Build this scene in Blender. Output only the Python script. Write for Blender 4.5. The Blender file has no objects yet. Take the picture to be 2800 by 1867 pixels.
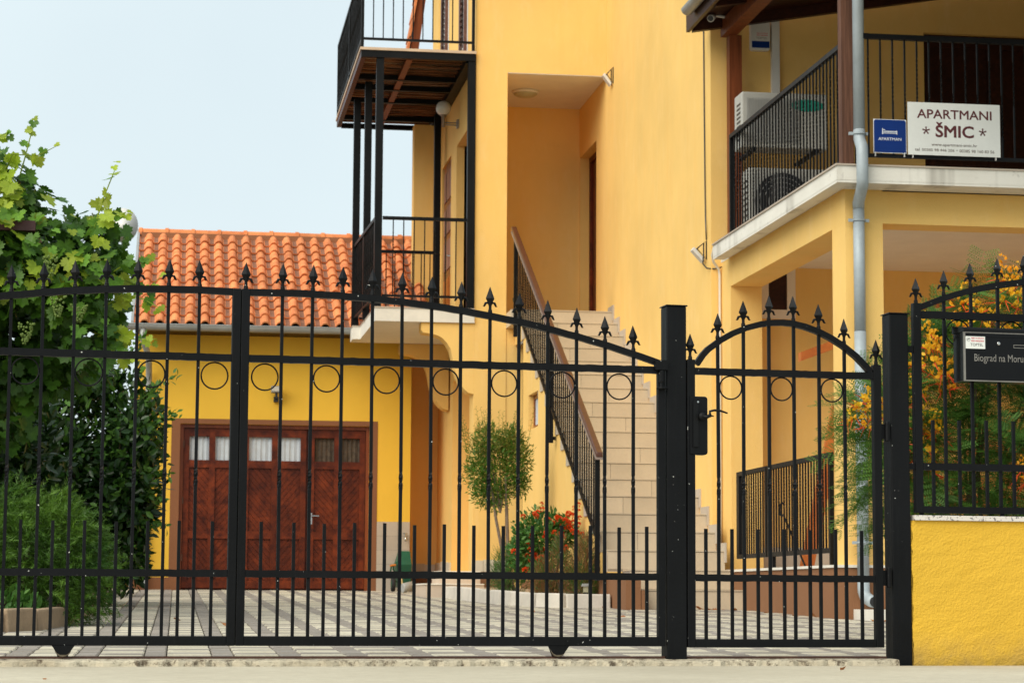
import bpy, math, random
import numpy as np
from mathutils import Vector, Matrix
random.seed(7); RNG = np.random.default_rng(7)
R = math.radians
S = bpy.context.scene
COL = S.collection

# ------------------------------------------------------------------ camera
CAM_H = .296
cd = bpy.data.cameras.new('camera'); cam = bpy.data.objects.new('camera', cd); COL.objects.link(cam)
cd.sensor_width = 22.3; cd.lens = 6276 / 2800 * 22.3; cd.clip_start = .05; cd.clip_end = 2000
_p, _y, _r = R(6.36), R(-8.28), R(.3326)
F = Vector((-math.sin(_y) * math.cos(_p), math.cos(_y) * math.cos(_p), math.sin(_p)))
Rt = Vector((math.cos(_y), math.sin(_y), 0)); Up = Rt.cross(F)
R2 = Rt * math.cos(_r) + Up * math.sin(_r); U2 = Up * math.cos(_r) - Rt * math.sin(_r)
cam.matrix_world = Matrix(((R2.x, U2.x, -F.x, 0), (R2.y, U2.y, -F.y, 0), (R2.z, U2.z, -F.z, CAM_H), (0, 0, 0, 1)))
cd.dof.use_dof = True; cd.dof.focus_distance = 10.2; cd.dof.aperture_fstop = 7.1
S.camera = cam

# ------------------------------------------------------------------ sky, sun, exposure
SUN_EL, SUN_AZ = R(42), R(-131)          # azimuth measured from +Y towards +X
w = bpy.data.worlds.new('World'); S.world = w; w.use_nodes = True
nt = w.node_tree; bg = nt.nodes['Background']
sky = nt.nodes.new('ShaderNodeTexSky'); sky.sky_type = 'NISHITA'; sky.sun_disc = False
sky.sun_elevation = SUN_EL; sky.sun_rotation = SUN_AZ; sky.air_density = 1.0; sky.dust_density = 3.0; sky.ozone_density = 1.0
mx = nt.nodes.new('ShaderNodeMix'); mx.data_type = 'RGBA'; mx.inputs[0].default_value = .86; cn = nt.nodes.new('ShaderNodeTexNoise'); cn.inputs['Scale'].default_value = 2.2; cn.inputs['Detail'].default_value = 5; cm = nt.nodes.new('ShaderNodeMapRange'); cm.inputs[1].default_value = .3; cm.inputs[2].default_value = .7; cm.inputs[3].default_value = .78; cm.inputs[4].default_value = .95; tcw = nt.nodes.new('ShaderNodeTexCoord'); nt.links.new(tcw.outputs['Generated'], cn.inputs[0]); nt.links.new(cn.outputs[0], cm.inputs[0]); nt.links.new(cm.outputs[0], mx.inputs[0])
mx.inputs[7].default_value = (8.5, 9.75, 10.1, 1)     # bright high overcast veil
nt.links.new(sky.outputs[0], mx.inputs[6]); nt.links.new(mx.outputs[2], bg.inputs[0]); bg.inputs[1].default_value = .10
sl = bpy.data.lights.new('sun', 'SUN'); sl.energy = 3.25; sl.angle = R(58); sl.color = (1, .93, .80)
so = bpy.data.objects.new('sun', sl); COL.objects.link(so)
sd = Vector((math.sin(SUN_AZ) * math.cos(SUN_EL), math.cos(SUN_AZ) * math.cos(SUN_EL), math.sin(SUN_EL)))
so.rotation_euler = sd.to_track_quat('Z', 'Y').to_euler(); so.location = (-8, 0, 12)
S.view_settings.view_transform = 'Standard'; S.view_settings.look = 'None'
S.view_settings.exposure = 0.05; S.view_settings.gamma = 1.0; S.view_settings.use_curve_mapping = False
S.cycles.max_bounces = 10; S.cycles.diffuse_bounces = 8; S.cycles.transparent_max_bounces = 6

# ------------------------------------------------------------------ materials
def lin(r, g, b):
    return tuple((v / 12.92 if v <= .04045 else ((v + .055) / 1.055) ** 2.4) for v in (r / 255, g / 255, b / 255))
MATS = {}
class NT:
    def __init__(s, name):
        s.m = bpy.data.materials.new(name); s.m.use_nodes = True; s.t = s.m.node_tree; s.b = s.t.nodes['Principled BSDF']; MATS[name] = s.m
        s.pos = s.n('ShaderNodeNewGeometry').outputs['Position']
    def n(s, t, **k):
        o = s.t.nodes.new(t)
        for a, v in k.items(): setattr(o, a, v)
        return o
    def l(s, a, b): s.t.links.new(a, b)
    def mp(s, sc):
        m = s.n('ShaderNodeMapping'); m.inputs['Scale'].default_value = sc; s.l(s.pos, m.inputs[0]); return m.outputs[0]
    def noise(s, scale, detail=4, vec=None, rough=.55):
        o = s.n('ShaderNodeTexNoise'); o.inputs['Scale'].default_value = scale; o.inputs['Detail'].default_value = detail; o.inputs['Roughness'].default_value = rough
        s.l(vec if vec is not None else s.pos, o.inputs['Vector']); return o.outputs[0]
    def ramp(s, f, a, b, ca, cb):
        o = s.n('ShaderNodeValToRGB'); o.color_ramp.elements[0].position = a; o.color_ramp.elements[1].position = b
        o.color_ramp.elements[0].color = (*ca, 1); o.color_ramp.elements[1].color = (*cb, 1); s.l(f, o.inputs[0]); return o.outputs[0]
    def rng(s, f, a, b, c, d):
        o = s.n('ShaderNodeMapRange'); 
        for i, v in enumerate((a, b, c, d)): o.inputs[i + 1].default_value = v
        s.l(f, o.inputs[0]); return o.outputs[0]
    def mix(s, f, a, b, mode='MIX'):
        o = s.n('ShaderNodeMix', data_type='RGBA', blend_type=mode)
        for i, v in ((0, f), (6, a), (7, b)):
            if isinstance(v, (int, float)): o.inputs[i].default_value = v
            elif isinstance(v, tuple): o.inputs[i].default_value = (*v, 1)
            else: s.l(v, o.inputs[i])
        return o.outputs[2]
    def bump(s, f, st, dist=.01):
        o = s.n('ShaderNodeBump'); o.inputs['Strength'].default_value = st; o.inputs['Distance'].default_value = dist; s.l(f, o.inputs['Height']); s.l(o.outputs[0], s.b.inputs['Normal'])
    def orand(s): return s.n('ShaderNodeObjectInfo').outputs['Random']
    def val(s, col, f):
        o = s.n('ShaderNodeHueSaturation'); s.l(f, o.inputs['Value'])
        if isinstance(col, tuple): o.inputs['Color'].default_value = (*col, 1)
        else: s.l(col, o.inputs['Color'])
        return o.outputs[0]
def mul(c, k): return tuple(min(1, v * k) for v in c)
def mat(name, col, rough=.6, var=.12, vs=4., bump=0., bs=90., metal=0., spec=.5, orand=0., bdist=.006, coat=0.):
    m = NT(name)
    f = m.rng(m.noise(vs, 5), .3, .7, 0, 1); c = m.mix(f, mul(col, 1 - var), mul(col, 1 + var))
    f2 = m.noise(vs * 11, 3); c = m.mix(m.rng(f2, .35, .65, 0, .35 if var else 0), c, mul(col, 1 - 1.3 * var))
    if orand: c = m.val(c, m.rng(m.orand(), 0, 1, 1 - orand, 1 + orand))
    m.l(c, m.b.inputs['Base Color']); m.b.inputs['Roughness'].default_value = rough; m.b.inputs['Metallic'].default_value = metal
    m.b.inputs['Specular IOR Level'].default_value = spec; m.b.inputs['Coat Weight'].default_value = coat
    if bump: m.bump(m.noise(bs, 3), bump, bdist)
    return m.m
def plaster(name, col, bs=70, st=.35, stain=.10, warm=(.8, .42, .10), dirt=False):
    m = NT(name)
    c = m.mix(m.rng(m.noise(.9, 6), .32, .68, 0, 1), mul(col, .91), mul(col, 1.05)); c = m.mix(m.rng(m.noise(1.0, 6, m.mp((7, 7, 2.4)), .7), .52, .72, 0, stain * 1.3), c, (min(1, col[0] * 1.04), min(1, col[1] * 1.12), min(1, col[2] * 1.6)))
    streak = m.noise(1.0, 5, m.mp((5, 5, .7)))
    c = m.mix(m.rng(streak, .5, .75, 0, stain), c, warm)
    blotch = m.noise(2.3, 7, rough=.65); c = m.mix(m.rng(blotch, .58, .8, 0, stain * 1.2), c, mul(col, .78))
    c = m.mix(m.rng(m.noise(160, 2), .3, .7, 0, .22), c, mul(col, .82))
    if dirt:
        sx = m.n('ShaderNodeSeparateXYZ'); m.l(m.pos, sx.inputs[0]); zf = m.rng(sx.outputs[2], 0, .16, 1, 0); mm = m.n('ShaderNodeMath', operation='MULTIPLY'); m.l(zf, mm.inputs[0]); m.l(m.rng(m.noise(9, 6, rough=.7), .35, .7, .05, .75), mm.inputs[1]); c = m.mix(mm.outputs[0], c, (.30, .20, .09))
    m.l(c, m.b.inputs['Base Color']); m.b.inputs['Roughness'].default_value = .9; m.b.inputs['Specular IOR Level'].default_value = .2
    h = m.noise(bs, 4, rough=.6); m.bump(h, st, .012)
    return m.m
def wood(name, ca, cb, sc, rough=.45, coat=.15, orand=.12, bump=.15):
    m = NT(name); g = m.noise(1, 6, m.mp(sc), .65); g2 = m.noise(1, 3, m.mp(tuple(v * .22 for v in sc)))
    c = m.ramp(g, .32, .68, ca, cb); c = m.mix(m.rng(g2, .35, .7, 0, .6), c, mul(ca, .75))
    c = m.val(c, m.rng(m.orand(), 0, 1, 1 - orand, 1 + orand)); m.l(c, m.b.inputs['Base Color'])
    m.b.inputs['Roughness'].default_value = rough; m.b.inputs['Coat Weight'].default_value = coat; m.b.inputs['Coat Roughness'].default_value = .35; m.b.inputs['Specular IOR Level'].default_value = .2
    m.bump(g, bump, .004); return m.m
def leafmat(name, col, col2, var=.25, trans=.25, rough=.5, orand=False):
    m = NT(name); f = m.rng(m.noise(3.2, 4), .3, .7, 0, 1); c = m.mix(f, col, col2)
    c = m.mix(m.rng(m.noise(38, 2), .35, .7, 0, .5), c, mul(col, 1 - var))
    if orand: c = m.val(c, m.rng(m.orand(), 0, 1, .7, 1.35))
    m.l(c, m.b.inputs['Base Color']); m.b.inputs['Roughness'].default_value = rough; m.b.inputs['Specular IOR Level'].default_value = .35
    tr = m.n('ShaderNodeBsdfTranslucent'); m.l(c, tr.inputs[0]); ms = m.n('ShaderNodeMixShader'); ms.inputs[0].default_value = trans
    out = m.t.nodes['Material Output']; m.l(m.b.outputs[0], ms.inputs[1]); m.l(tr.outputs[0], ms.inputs[2]); m.l(ms.outputs[0], out.inputs[0])
    return m.m
def iron(name, col=(.0028, .0031, .0038), chips=True):
    m = NT(name); c = m.mix(m.rng(m.noise(2.5, 6), .35, .7, 0, 1), mul(col, .75), mul(col, 1.7))
    dust = m.noise(1, 5, m.mp((60, 60, 5)), .7); c = m.mix(m.rng(dust, .55, .85, 0, .30), c, (.018, .019, .021))
    if chips:
        sp = m.noise(60, 2); c = m.mix(m.rng(sp, .745, .765, 0, .85), c, (.62, .62, .58))
        rs = m.noise(9, 6, rough=.7); c = m.mix(m.rng(rs, .70, .78, 0, .6), c, (.06, .028, .015))
    m.l(c, m.b.inputs['Base Color']); m.l(m.rng(dust, .3, .8, .36, .6), m.b.inputs['Roughness']); m.b.inputs['Specular IOR Level'].default_value = .16
    m.bump(m.noise(75, 3), .22, .004); return m.m

HOUSE_Y = (.87, .565, .185); DEEP_Y = (.75, .45, .048)
plaster('house_plaster', HOUSE_Y, 95, .3, .30, (.86, .47, .11))
plaster('garage_plaster', (.85, .51, .058), 120, .15, .06)
plaster('boundary_plaster', DEEP_Y, 85, .6, .10, dirt=True)
mat('ceiling_white', (.78, .72, .62), .9, .05)
plaster('brown_plinth', (.26, .125, .062), 80, .3, .06, (.16, .08, .04))
plaster('terracotta_paint', (.25, .105, .05), 80, .2, .05, (.15, .07, .03))
mat('white_slab', (.74, .70, .62), .8, .10, 1.5, .3, 40)
def slab_mat():
    m = NT('stained_slab'); c = m.mix(m.rng(m.noise(2, 5), .3, .7, 0, 1), (.70, .67, .60), (.80, .77, .70))
    st = m.noise(1, 4, m.mp((4.2, 2.6, .35)), .5); c = m.mix(m.rng(st, .55, .70, 0, .55), c, (.20, .17, .13))
    gr = m.noise(9, 6, rough=.7); c = m.mix(m.rng(gr, .60, .75, 0, .5), c, (.10, .085, .07))
    m.l(c, m.b.inputs['Base Color']); m.b.inputs['Roughness'].default_value = .85; m.bump(m.noise(50, 4), .3, .006)
slab_mat()
iron('black_iron'); iron('black_steel', (.004, .0043, .0048), False)
mat('rust_steel', (.085, .035, .02), .8, .35, 6, .4, 60)
mat('zinc', (.36, .41, .44), .55, .14, 3, .1, 30, metal=.15)
mat('zinc_old', (.36, .37, .36), .5, .15, 3, .1, 30, metal=.4)
mat('white_plastic', (.70, .69, .66), .4, .05)
mat('shaded_plastic', (.46, .45, .41), .5, .08)  # air conditioner white, darkened in colour for the balcony shade
mat('grey_plastic', (.33, .33, .32), .5, .1)
mat('black_plastic', (.012, .012, .013), .4, .2)
mat('blue_enamel', (.004, .028, .17), .4, .06, spec=.15)
mat('sign_white', (.74, .75, .72), .35, .06, 3)
mat('maroon_ink', (.10, .012, .014), .5, .1); mat('grey_ink', (.17, .14, .12), .5, .1); mat('white_ink', (.72, .75, .78), .5, .02)
mat('red_ink', (.62, .06, .09), .5, .1); mat('black_ink', (.02, .022, .025), .5, 0); mat('teal_ink', (.02, .30, .22), .4, .1)
mat('chrome', (.55, .55, .54), .25, .08, 9, 0, 90, metal=1)
mat('polished_black', (.004, .004, .0045), .2, .2, spec=.18)
mat('steel_trim', (.30, .27, .235), .35, .2, 8, metal=.9)
mat('lamp_glass', (.62, .60, .54), .25, .04); mat('lamp_shade', (.42, .40, .27), .3, .05)
mat('glass_dark', (.02, .02, .022), .08, .1); mat('curtain', (.52, .56, .60), .8, .10, 14)
mat('curtain_dark', (.075, .05, .03), .8, .5, 30)
wood('door_wood', (.052, .008, .003), (.22, .038, .008), (9, 9, 9), .40, .08)
wood('frame_wood', (.16, .035, .009), (.30, .075, .018), (40, 40, 3), .35, .3)
wood('dark_wood', (.022, .006, .003), (.060, .015, .006), (30, 3, 30), .5, .1)
wood('post_wood', (.12, .030, .010), (.30, .082, .026), (55, 55, 2.2), .5, .1)
wood('old_post_wood', (.075, .034, .022), (.20, .095, .06), (70, 70, 2.5), .7, 0)
wood('orange_wood', (.42, .10, .016), (.62, .19, .03), (12, 12, 12), .4, .25)
wood('pink_wood', (.30, .15, .10), (.48, .25, .17), (30, 30, 3), .6, .05)
wood('reed', (.022, .008, .004), (.36, .15, .06), (3, 45, 6), .7, 0, bump=.5)
wood('shutter_wood', (.10, .05, .045), (.20, .11, .09), (20, 20, 20), .5, .1)
mat('handrail_brown', (.085, .028, .014), .35, .15, 12); mat('handrail_edge', (.25, .19, .16), .4, .1)
mat('maroon_steel', (.055, .012, .010), .5, .2)
mat('deck_edge', (.58, .44, .32), .8, .1)
def tile_mat():
    m = NT('roof_clay'); a, b = (.80, .29, .10), (.58, .165, .048)
    c = m.mix(m.rng(m.noise(7, 5), .3, .7, 0, 1), b, a); c = m.val(c, m.rng(m.orand(), 0, 1, .80, 1.14))
    lich = m.noise(13, 6, rough=.7); c = m.mix(m.rng(lich, .56, .74, 0, .6), c, (.17, .095, .06))
    m.l(c, m.b.inputs['Base Color']); m.b.inputs['Roughness'].default_value = .8; m.bump(m.noise(120, 3), .2, .004)
tile_mat()
mat('roof_clay_dirty', (.25, .11, .062), .85, .35, 14, .3, 60, orand=.15)
def stone_tile(name, col, orand=.05):
    m = NT(name); c = m.mix(m.rng(m.noise(3, 6), .3, .7, 0, 1), mul(col, .92), mul(col, 1.07)); c = m.mix(m.rng(m.noise(40, 4), .45, .75, 0, .3), c, mul(col, .8))
    c = m.val(c, m.rng(m.orand(), 0, 1, 1 - orand, 1 + orand)); m.l(c, m.b.inputs['Base Color']); m.b.inputs['Roughness'].default_value = .55; m.bump(m.noise(60, 3), .08, .003)
stone_tile('stair_tile', (.56, .46, .33)); stone_tile('skirt_tile', (.50, .43, .35)); stone_tile('wall_tile', (.47, .39, .31)); stone_tile('step_tile', (.56, .45, .35)); stone_tile('base_stone', (.60, .53, .42), .15)
mat('grout', (.32, .28, .23), .9, .15)
def paver(name, col, col2):
    m = NT(name); c = m.mix(m.rng(m.noise(2.2, 6), .3, .7, 0, 1), col, col2); c = m.mix(m.rng(m.noise(55, 4), .4, .75, 0, .4), c, mul(col, .7))
    w_ = m.n('ShaderNodeTexWhiteNoise'); sn = m.n('ShaderNodeVectorMath', operation='SNAP'); m.l(m.pos, sn.inputs[0]); sn.inputs[1].default_value = (.317, .14, 50); m.l(sn.outputs[0], w_.inputs[0])
    c = m.val(c, m.rng(w_.outputs[0], 0, 1, .88, 1.10)); m.l(c, m.b.inputs['Base Color']); m.b.inputs['Roughness'].default_value = .85; m.bump(m.noise(90, 4), .35, .005)
paver('paver_cream', (.45, .405, .31), (.56, .51, .40)); paver('paver_grey', (.235, .205, .175), (.30, .265, .23))
mat('joint_sand', (.16, .12, .08), .95, .3, 20)
def street_mat():
    m = NT('street_concrete'); c = m.mix(m.rng(m.noise(.8, 7, rough=.6), .3, .7, 0, 1), (.44, .39, .29), (.60, .545, .42)); c = m.mix(m.rng(m.noise(14, 6, rough=.7), .40, .70, 0, .55), c, (.36, .31, .225))
    c = m.mix(m.rng(m.noise(70, 5, rough=.7), .42, .72, 0, .55), c, (.42, .36, .26)); c = m.mix(m.rng(m.noise(17, 4), .70, .80, 0, .6), c, (.30, .24, .17))
    c = m.mix(m.rng(m.noise(150, 2), .70, .74, 0, .7), c, (.12, .09, .07)); m.l(c, m.b.inputs['Base Color']); m.b.inputs['Roughness'].default_value = .92; m.bump(m.noise(85, 6, rough=.7), .55, .008)
    m = NT('kerb_concrete'); c = m.mix(m.rng(m.noise(3, 6), .3, .7, 0, 1), (.40, .34, .24), (.60, .54, .41)); c = m.mix(m.rng(m.noise(16, 6, rough=.75), .50, .62, 0, .92), c, (.07, .045, .025))
    m.l(c, m.b.inputs['Base Color']); m.b.inputs['Roughness'].default_value = .95; m.bump(m.noise(45, 5, rough=.7), .9, .012)
    m = NT('granite'); c = m.mix(m.rng(m.noise(2, 3), .3, .7, 0, 1), (.60, .56, .52), (.68, .63, .58)); c = m.mix(m.rng(m.noise(70, 3), .56, .62, 0, .9), c, (.13, .12, .13)); c = m.mix(m.rng(m.noise(45, 3), .62, .7, 0, .8), c, (.36, .28, .24))
    m.l(c, m.b.inputs['Base Color']); m.b.inputs['Roughness'].default_value = .45
street_mat()
mat('earth', (.07, .05, .034), .95, .4, 6, .6, 30); mat('gravel_bed', (.42, .31, .20), .95, .3, 30, .8, 60); mat('far_ground', (.13, .12, .07), .95, .3, .6)
mat('kerb_stone_white', (.58, .53, .46), .9, .12, 5, .4, 40, orand=.08); mat('kerb_stone_brown', (.30, .21, .13), .95, .25, 5, .6, 35, orand=.12)
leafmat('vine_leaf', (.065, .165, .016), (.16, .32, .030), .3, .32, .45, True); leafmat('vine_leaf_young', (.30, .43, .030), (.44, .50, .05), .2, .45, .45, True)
leafmat('vine_leaf_shaded', (.028, .085, .009), (.085, .20, .018), .35, .30); leafmat('bush_leaf', (.009, .034, .006), (.030, .080, .010), .35, .16, .32); leafmat('bush_tip', (.06, .15, .02), (.11, .24, .03), .25, .3)  # inner vine leaves get a darker green in place of canopy shade
leafmat('juniper', (.032, .10, .010), (.14, .27, .022), .55, .2); leafmat('pomegranate_leaf', (.045, .13, .010), (.12, .26, .018), .35, .3); leafmat('pomegranate_tip', (.20, .25, .03), (.24, .20, .04), .3, .4)
leafmat('lantana_leaf', (.045, .14, .022), (.09, .22, .03), .3, .3); leafmat('herb_leaf', (.05, .13, .028), (.09, .19, .03), .3, .25); leafmat('red_stalk', (.20, .10, .035), (.36, .17, .06), .3, .3)
leafmat('feather_leaf', (.05, .13, .018), (.13, .27, .035), .3, .35); leafmat('petal_yellow', (.88, .33, .012), (.90, .64, .03), .15, .4); leafmat('petal_red', (.62, .045, .012), (.75, .12, .02), .2, .3); leafmat('petal_orange', (.74, .11, .010), (.80, .035, .008), .15, .3)
leafmat('grape', (.16, .24, .05), (.22, .30, .07), .2, .3); leafmat('dead_leaf', (.30, .09, .025), (.42, .20, .06), .3, .2)
mat('bark', (.19, .14, .10), .9, .3, 20, .5, 60); mat('twig', (.10, .075, .04), .9, .3, 20)
mat('green_plastic', (.008, .085, .045), .4, .15); mat('rubber', (.012, .012, .012), .8, .2); mat('orange_grip', (.50, .16, .02), .5, .1); mat('straw', (.55, .38, .16), .8, .1)

# ------------------------------------------------------------------ mesh builders
GA = math.atan(.081); GO = Vector((0, 9.931, 0)); GU = Vector((math.cos(GA), math.sin(GA), 0)); GV = Vector((-math.sin(GA), math.cos(GA), 0))
def u_(X): return X / math.cos(GA)          # world X on the gate line -> gate coordinate
class Mesh:
    def __init__(s): s.v = []; s.f = []; s.mi = []; s.cur = 0
    def add(s, vs, fs):
        o = len(s.v); s.v += [tuple(p) for p in vs]; s.f += [tuple(i + o for i in f) for f in fs]; s.mi += [s.cur] * len(fs); return s
    def box(s, x0, x1, y0, y1, z0, z1):
        return s.add([(x0, y0, z0), (x1, y0, z0), (x1, y1, z0), (x0, y1, z0), (x0, y0, z1), (x1, y0, z1), (x1, y1, z1), (x0, y1, z1)],
                     [(0, 3, 2, 1), (4, 5, 6, 7), (0, 1, 5, 4), (1, 2, 6, 5), (2, 3, 7, 6), (3, 0, 4, 7)])
    def prism(s, poly, axis, a, b):
        n = len(poly)
        mk = {'x': lambda p, c: (c, p[0], p[1]), 'y': lambda p, c: (p[0], c, p[1]), 'z': lambda p, c: (p[0], p[1], c)}[axis]
        A = [mk(p, a) for p in poly]; B = [mk(p, b) for p in poly]
        return s.add(A + B, [tuple(range(n)), tuple(range(2 * n - 1, n - 1, -1))] + [(i, i + n, (i + 1) % n + n, (i + 1) % n) for i in range(n)])
    def rings(s, rings, cap=True, closed=False):
        n = len(rings[0]); vs = [p for r in rings for p in r]; fs = []
        m = len(rings)
        for k in range(m if closed else m - 1):
            a, b = k * n, ((k + 1) % m) * n
            fs += [(a + i, a + (i + 1) % n, b + (i + 1) % n, b + i) for i in range(n)]
        if cap and not closed: fs += [tuple(range(n - 1, -1, -1)), tuple(range((m - 1) * n, m * n))]
        return s.add(vs, fs)
    def tube(s, path, r, n=8, closed=False):
        path = [Vector(p) for p in path]; m = len(path); rs = r if isinstance(r, (list, tuple)) else [r] * m; out = []; up = None
        for k in range(m):
            a = path[k - 1] if (k or closed) else path[k]; b = path[(k + 1) % m] if (k < m - 1 or closed) else path[k]
            d = (b - a).normalized()
            if up is None: up = Vector((0, 0, 1)) if abs(d.z) < .9 else Vector((0, 1, 0))
            sd_ = d.cross(up).normalized(); up = sd_.cross(d).normalized()
            out.append([path[k] + (sd_ * math.cos(t) + up * math.sin(t)) * rs[k] for t in [2 * math.pi * i / n + math.pi / n for i in range(n)]])
        return s.rings(out, True, closed)
    def ring(s, c, rad, r, n=28, k=6, normal='y'):
        return s.tube([(c[0] + rad * math.cos(t), c[1], c[2] + rad * math.sin(t)) if normal == 'y' else ((c[0], c[1] + rad * math.cos(t), c[2] + rad * math.sin(t)) if normal == 'x' else (c[0] + rad * math.cos(t), c[1] + rad * math.sin(t), c[2])) for t in [2 * math.pi * i / n for i in range(n)]], r, k, True)
    def lathe(s, prof, c, n=12, axis='z', phase=0.):
        out = []
        for rr, h in prof:
            ring = []
            for i in range(n):
                t = 2 * math.pi * i / n + phase; a, b = rr * math.cos(t), rr * math.sin(t)
                ring.append({'z': (c[0] + a, c[1] + b, c[2] + h), 'y': (c[0] + a, c[1] + h, c[2] - b), 'x': (c[0] + h, c[1] + a, c[2] + b)}[axis])
            out.append(ring)
        return s.rings(out)
    def bar(s, x, y, z0, z1, h, knots=None):
        ks = [(z0, 0)] + (knots or []) + [(z1, (knots[-1][1] if knots else 0))]
        return s.rings([[(x + h * math.sqrt(2) * math.cos(math.pi / 4 + i * math.pi / 2 + R(t)), y + h * math.sqrt(2) * math.sin(math.pi / 4 + i * math.pi / 2 + R(t)), z) for i in range(4)] for z, t in ks])
    def wall(s, axis, c0, c1, a0, a1, b0, b1, holes=()):
        A = sorted({a0, a1, *[h[0] for h in holes], *[h[1] for h in holes]}); A = [a for a in A if a0 <= a <= a1]
        B = sorted({b0, b1, *[h[2] for h in holes], *[h[3] for h in holes]}); B = [b for b in B if b0 <= b <= b1]
        solid = lambda i, j: 0 <= i < len(A) - 1 and 0 <= j < len(B) - 1 and not any(h[0] <= (A[i] + A[i + 1]) / 2 <= h[1] and h[2] <= (B[j] + B[j + 1]) / 2 <= h[3] for h in holes)
        P = (lambda c, a, b: (c, a, b)) if axis == 'x' else (lambda c, a, b: (a, c, b))
        for i in range(len(A) - 1):
            for j in range(len(B) - 1):
                if not solid(i, j): continue
                a, a_, b, b_ = A[i], A[i + 1], B[j], B[j + 1]
                for c in (c0, c1): s.add([P(c, a, b), P(c, a_, b), P(c, a_, b_), P(c, a, b_)], [(0, 1, 2, 3)])
                for di, dj, q in ((-1, 0, ((a, b), (a, b_))), (1, 0, ((a_, b), (a_, b_))), (0, -1, ((a, b), (a_, b))), (0, 1, ((a, b_), (a_, b_)))):
                    if not solid(i + di, j + dj): s.add([P(c0, *q[0]), P(c0, *q[1]), P(c1, *q[1]), P(c1, *q[0])], [(0, 1, 2, 3)])
        return s
    def data(s, name, base=(0, 0, 0), mats=(), smooth=False):
        me = bpy.data.meshes.new(name); b = base
        me.from_pydata([(p[0] - b[0], p[1] - b[1], p[2] - b[2]) for p in s.v], [], s.f)
        for m in mats: me.materials.append(MATS[m])
        if len(mats) > 1: me.polygons.foreach_set('material_index', s.mi)
        if smooth: me.polygons.foreach_set('use_smooth', [True] * len(s.f))
        me.update(); return me
class Thing:
    """top-level thing; base is given in its own frame (world axes, or the gate line's)"""
    def __init__(s, name, label, cat, base, gate=False, group=None, mesh=None, mats=(), smooth=False, kind=None):
        s.base = Vector(base); s.gate = gate
        s.o = bpy.data.objects.new(name, mesh.data(name, s.base, mats, smooth) if mesh else None); COL.objects.link(s.o)
        if gate: s.o.location = GO + GU * s.base.x + GV * s.base.y + Vector((0, 0, s.base.z)); s.o.rotation_euler.z = GA
        else: s.o.location = s.base
        if label: s.o['label'] = label
        if cat: s.o['category'] = cat
        if group: s.o['group'] = group
        if kind: s.o['kind'] = kind
    def part(s, name, mesh, mats, parent=None, smooth=False, kind=None, label=None):
        mats = (mats,) if isinstance(mats, str) else mats
        o = bpy.data.objects.new(name, mesh.data(name, s.base, mats, smooth)); COL.objects.link(o); o.parent = parent or s.o
        if kind: o['kind'] = kind
        if label: o['label'] = label
        return o
    def inst(s, name, data, pos, parent=None, rot=(0, 0, 0), scale=1., rel=None):
        o = bpy.data.objects.new(name, data); COL.objects.link(o); o.parent = parent or s.o
        o.location = Vector(pos) - (s.base if rel is None else Vector(rel)); o.rotation_euler = rot
        o.scale = scale if isinstance(scale, tuple) else (scale,) * 3; return o
def struct(name, mesh, mats, smooth=False, kind='structure'):
    t = Thing(name, None, None, (0, 0, 0), mesh=mesh, mats=(mats,) if isinstance(mats, str) else mats, smooth=smooth, kind=kind); return t
def bevel(o, wd=.004, seg=2):
    m = o.modifiers.new('bevel', 'BEVEL'); m.width = wd; m.segments = seg; m.limit_method = 'ANGLE'
def text_mesh(body, x0, x1, z0, z1, y, bold=0., base=(0, 0, 0), matname='black_ink', spacing=1., keep=False, shear=0.):
    cu = bpy.data.curves.new('lettering', 'FONT'); cu.body = body; cu.offset = 0; cu.bevel_depth = max(0., bold); cu.bevel_resolution = 0; cu.space_character = spacing; cu.resolution_u = 3; cu.shear = shear
    ob = bpy.data.objects.new('lettering_tmp', cu); COL.objects.link(ob); bpy.context.view_layer.update()
    me = bpy.data.meshes.new_from_object(ob.evaluated_get(bpy.context.evaluated_depsgraph_get()))
    bpy.data.objects.remove(ob); co = np.empty(len(me.vertices) * 3); me.vertices.foreach_get('co', co); co = co.reshape(-1, 3)
    mn, mxx = co.min(0), co.max(0); q = np.empty_like(co)
    q[:, 0] = x0 + (co[:, 0] - mn[0]) / (mxx[0] - mn[0]) * (x1 - x0) - base[0]; q[:, 2] = z0 + (co[:, 1] - mn[1]) / (mxx[1] - mn[1]) * (z1 - z0) - base[2]; q[:, 1] = y - base[1] - co[:, 2] * (z1 - z0) * .25
    me.vertices.foreach_set('co', q.ravel()); me.materials.clear(); me.materials.append(MATS[matname]); me.update(); return me
def lettering(t, parent, *a, **k):
    o = bpy.data.objects.new('lettering', text_mesh(*a, base=t.base, **k)); COL.objects.link(o); o.parent = parent; return o
def gz(Y): return .018 * (Y - 9.931)          # the yard rises gently from the gate

# ================================================================== SETTING
m = Mesh()
ys = [-400, 9.6, 9.61, 40, 900]; zs = [-.07, -.07, gz(9.61) - .07, gz(40) - .07, gz(40) - .07]
m.add([(x, y, z) for y, z in zip(ys, zs) for x in (-600, 600)], [(2 * i, 2 * i + 1, 2 * i + 3, 2 * i + 2) for i in range(4)])
struct('ground', m, 'far_ground')
def gw(u, v, z): p = GO + GU * u + GV * v; return (p.x, p.y, z)
m = Mesh(); m.add([(-30, -25, 0), (32, -25, 0), gw(32, -.06, 0), gw(-30, -.06, 0)], [(0, 1, 2, 3)]); struct('street', m, 'street_concrete')
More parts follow.
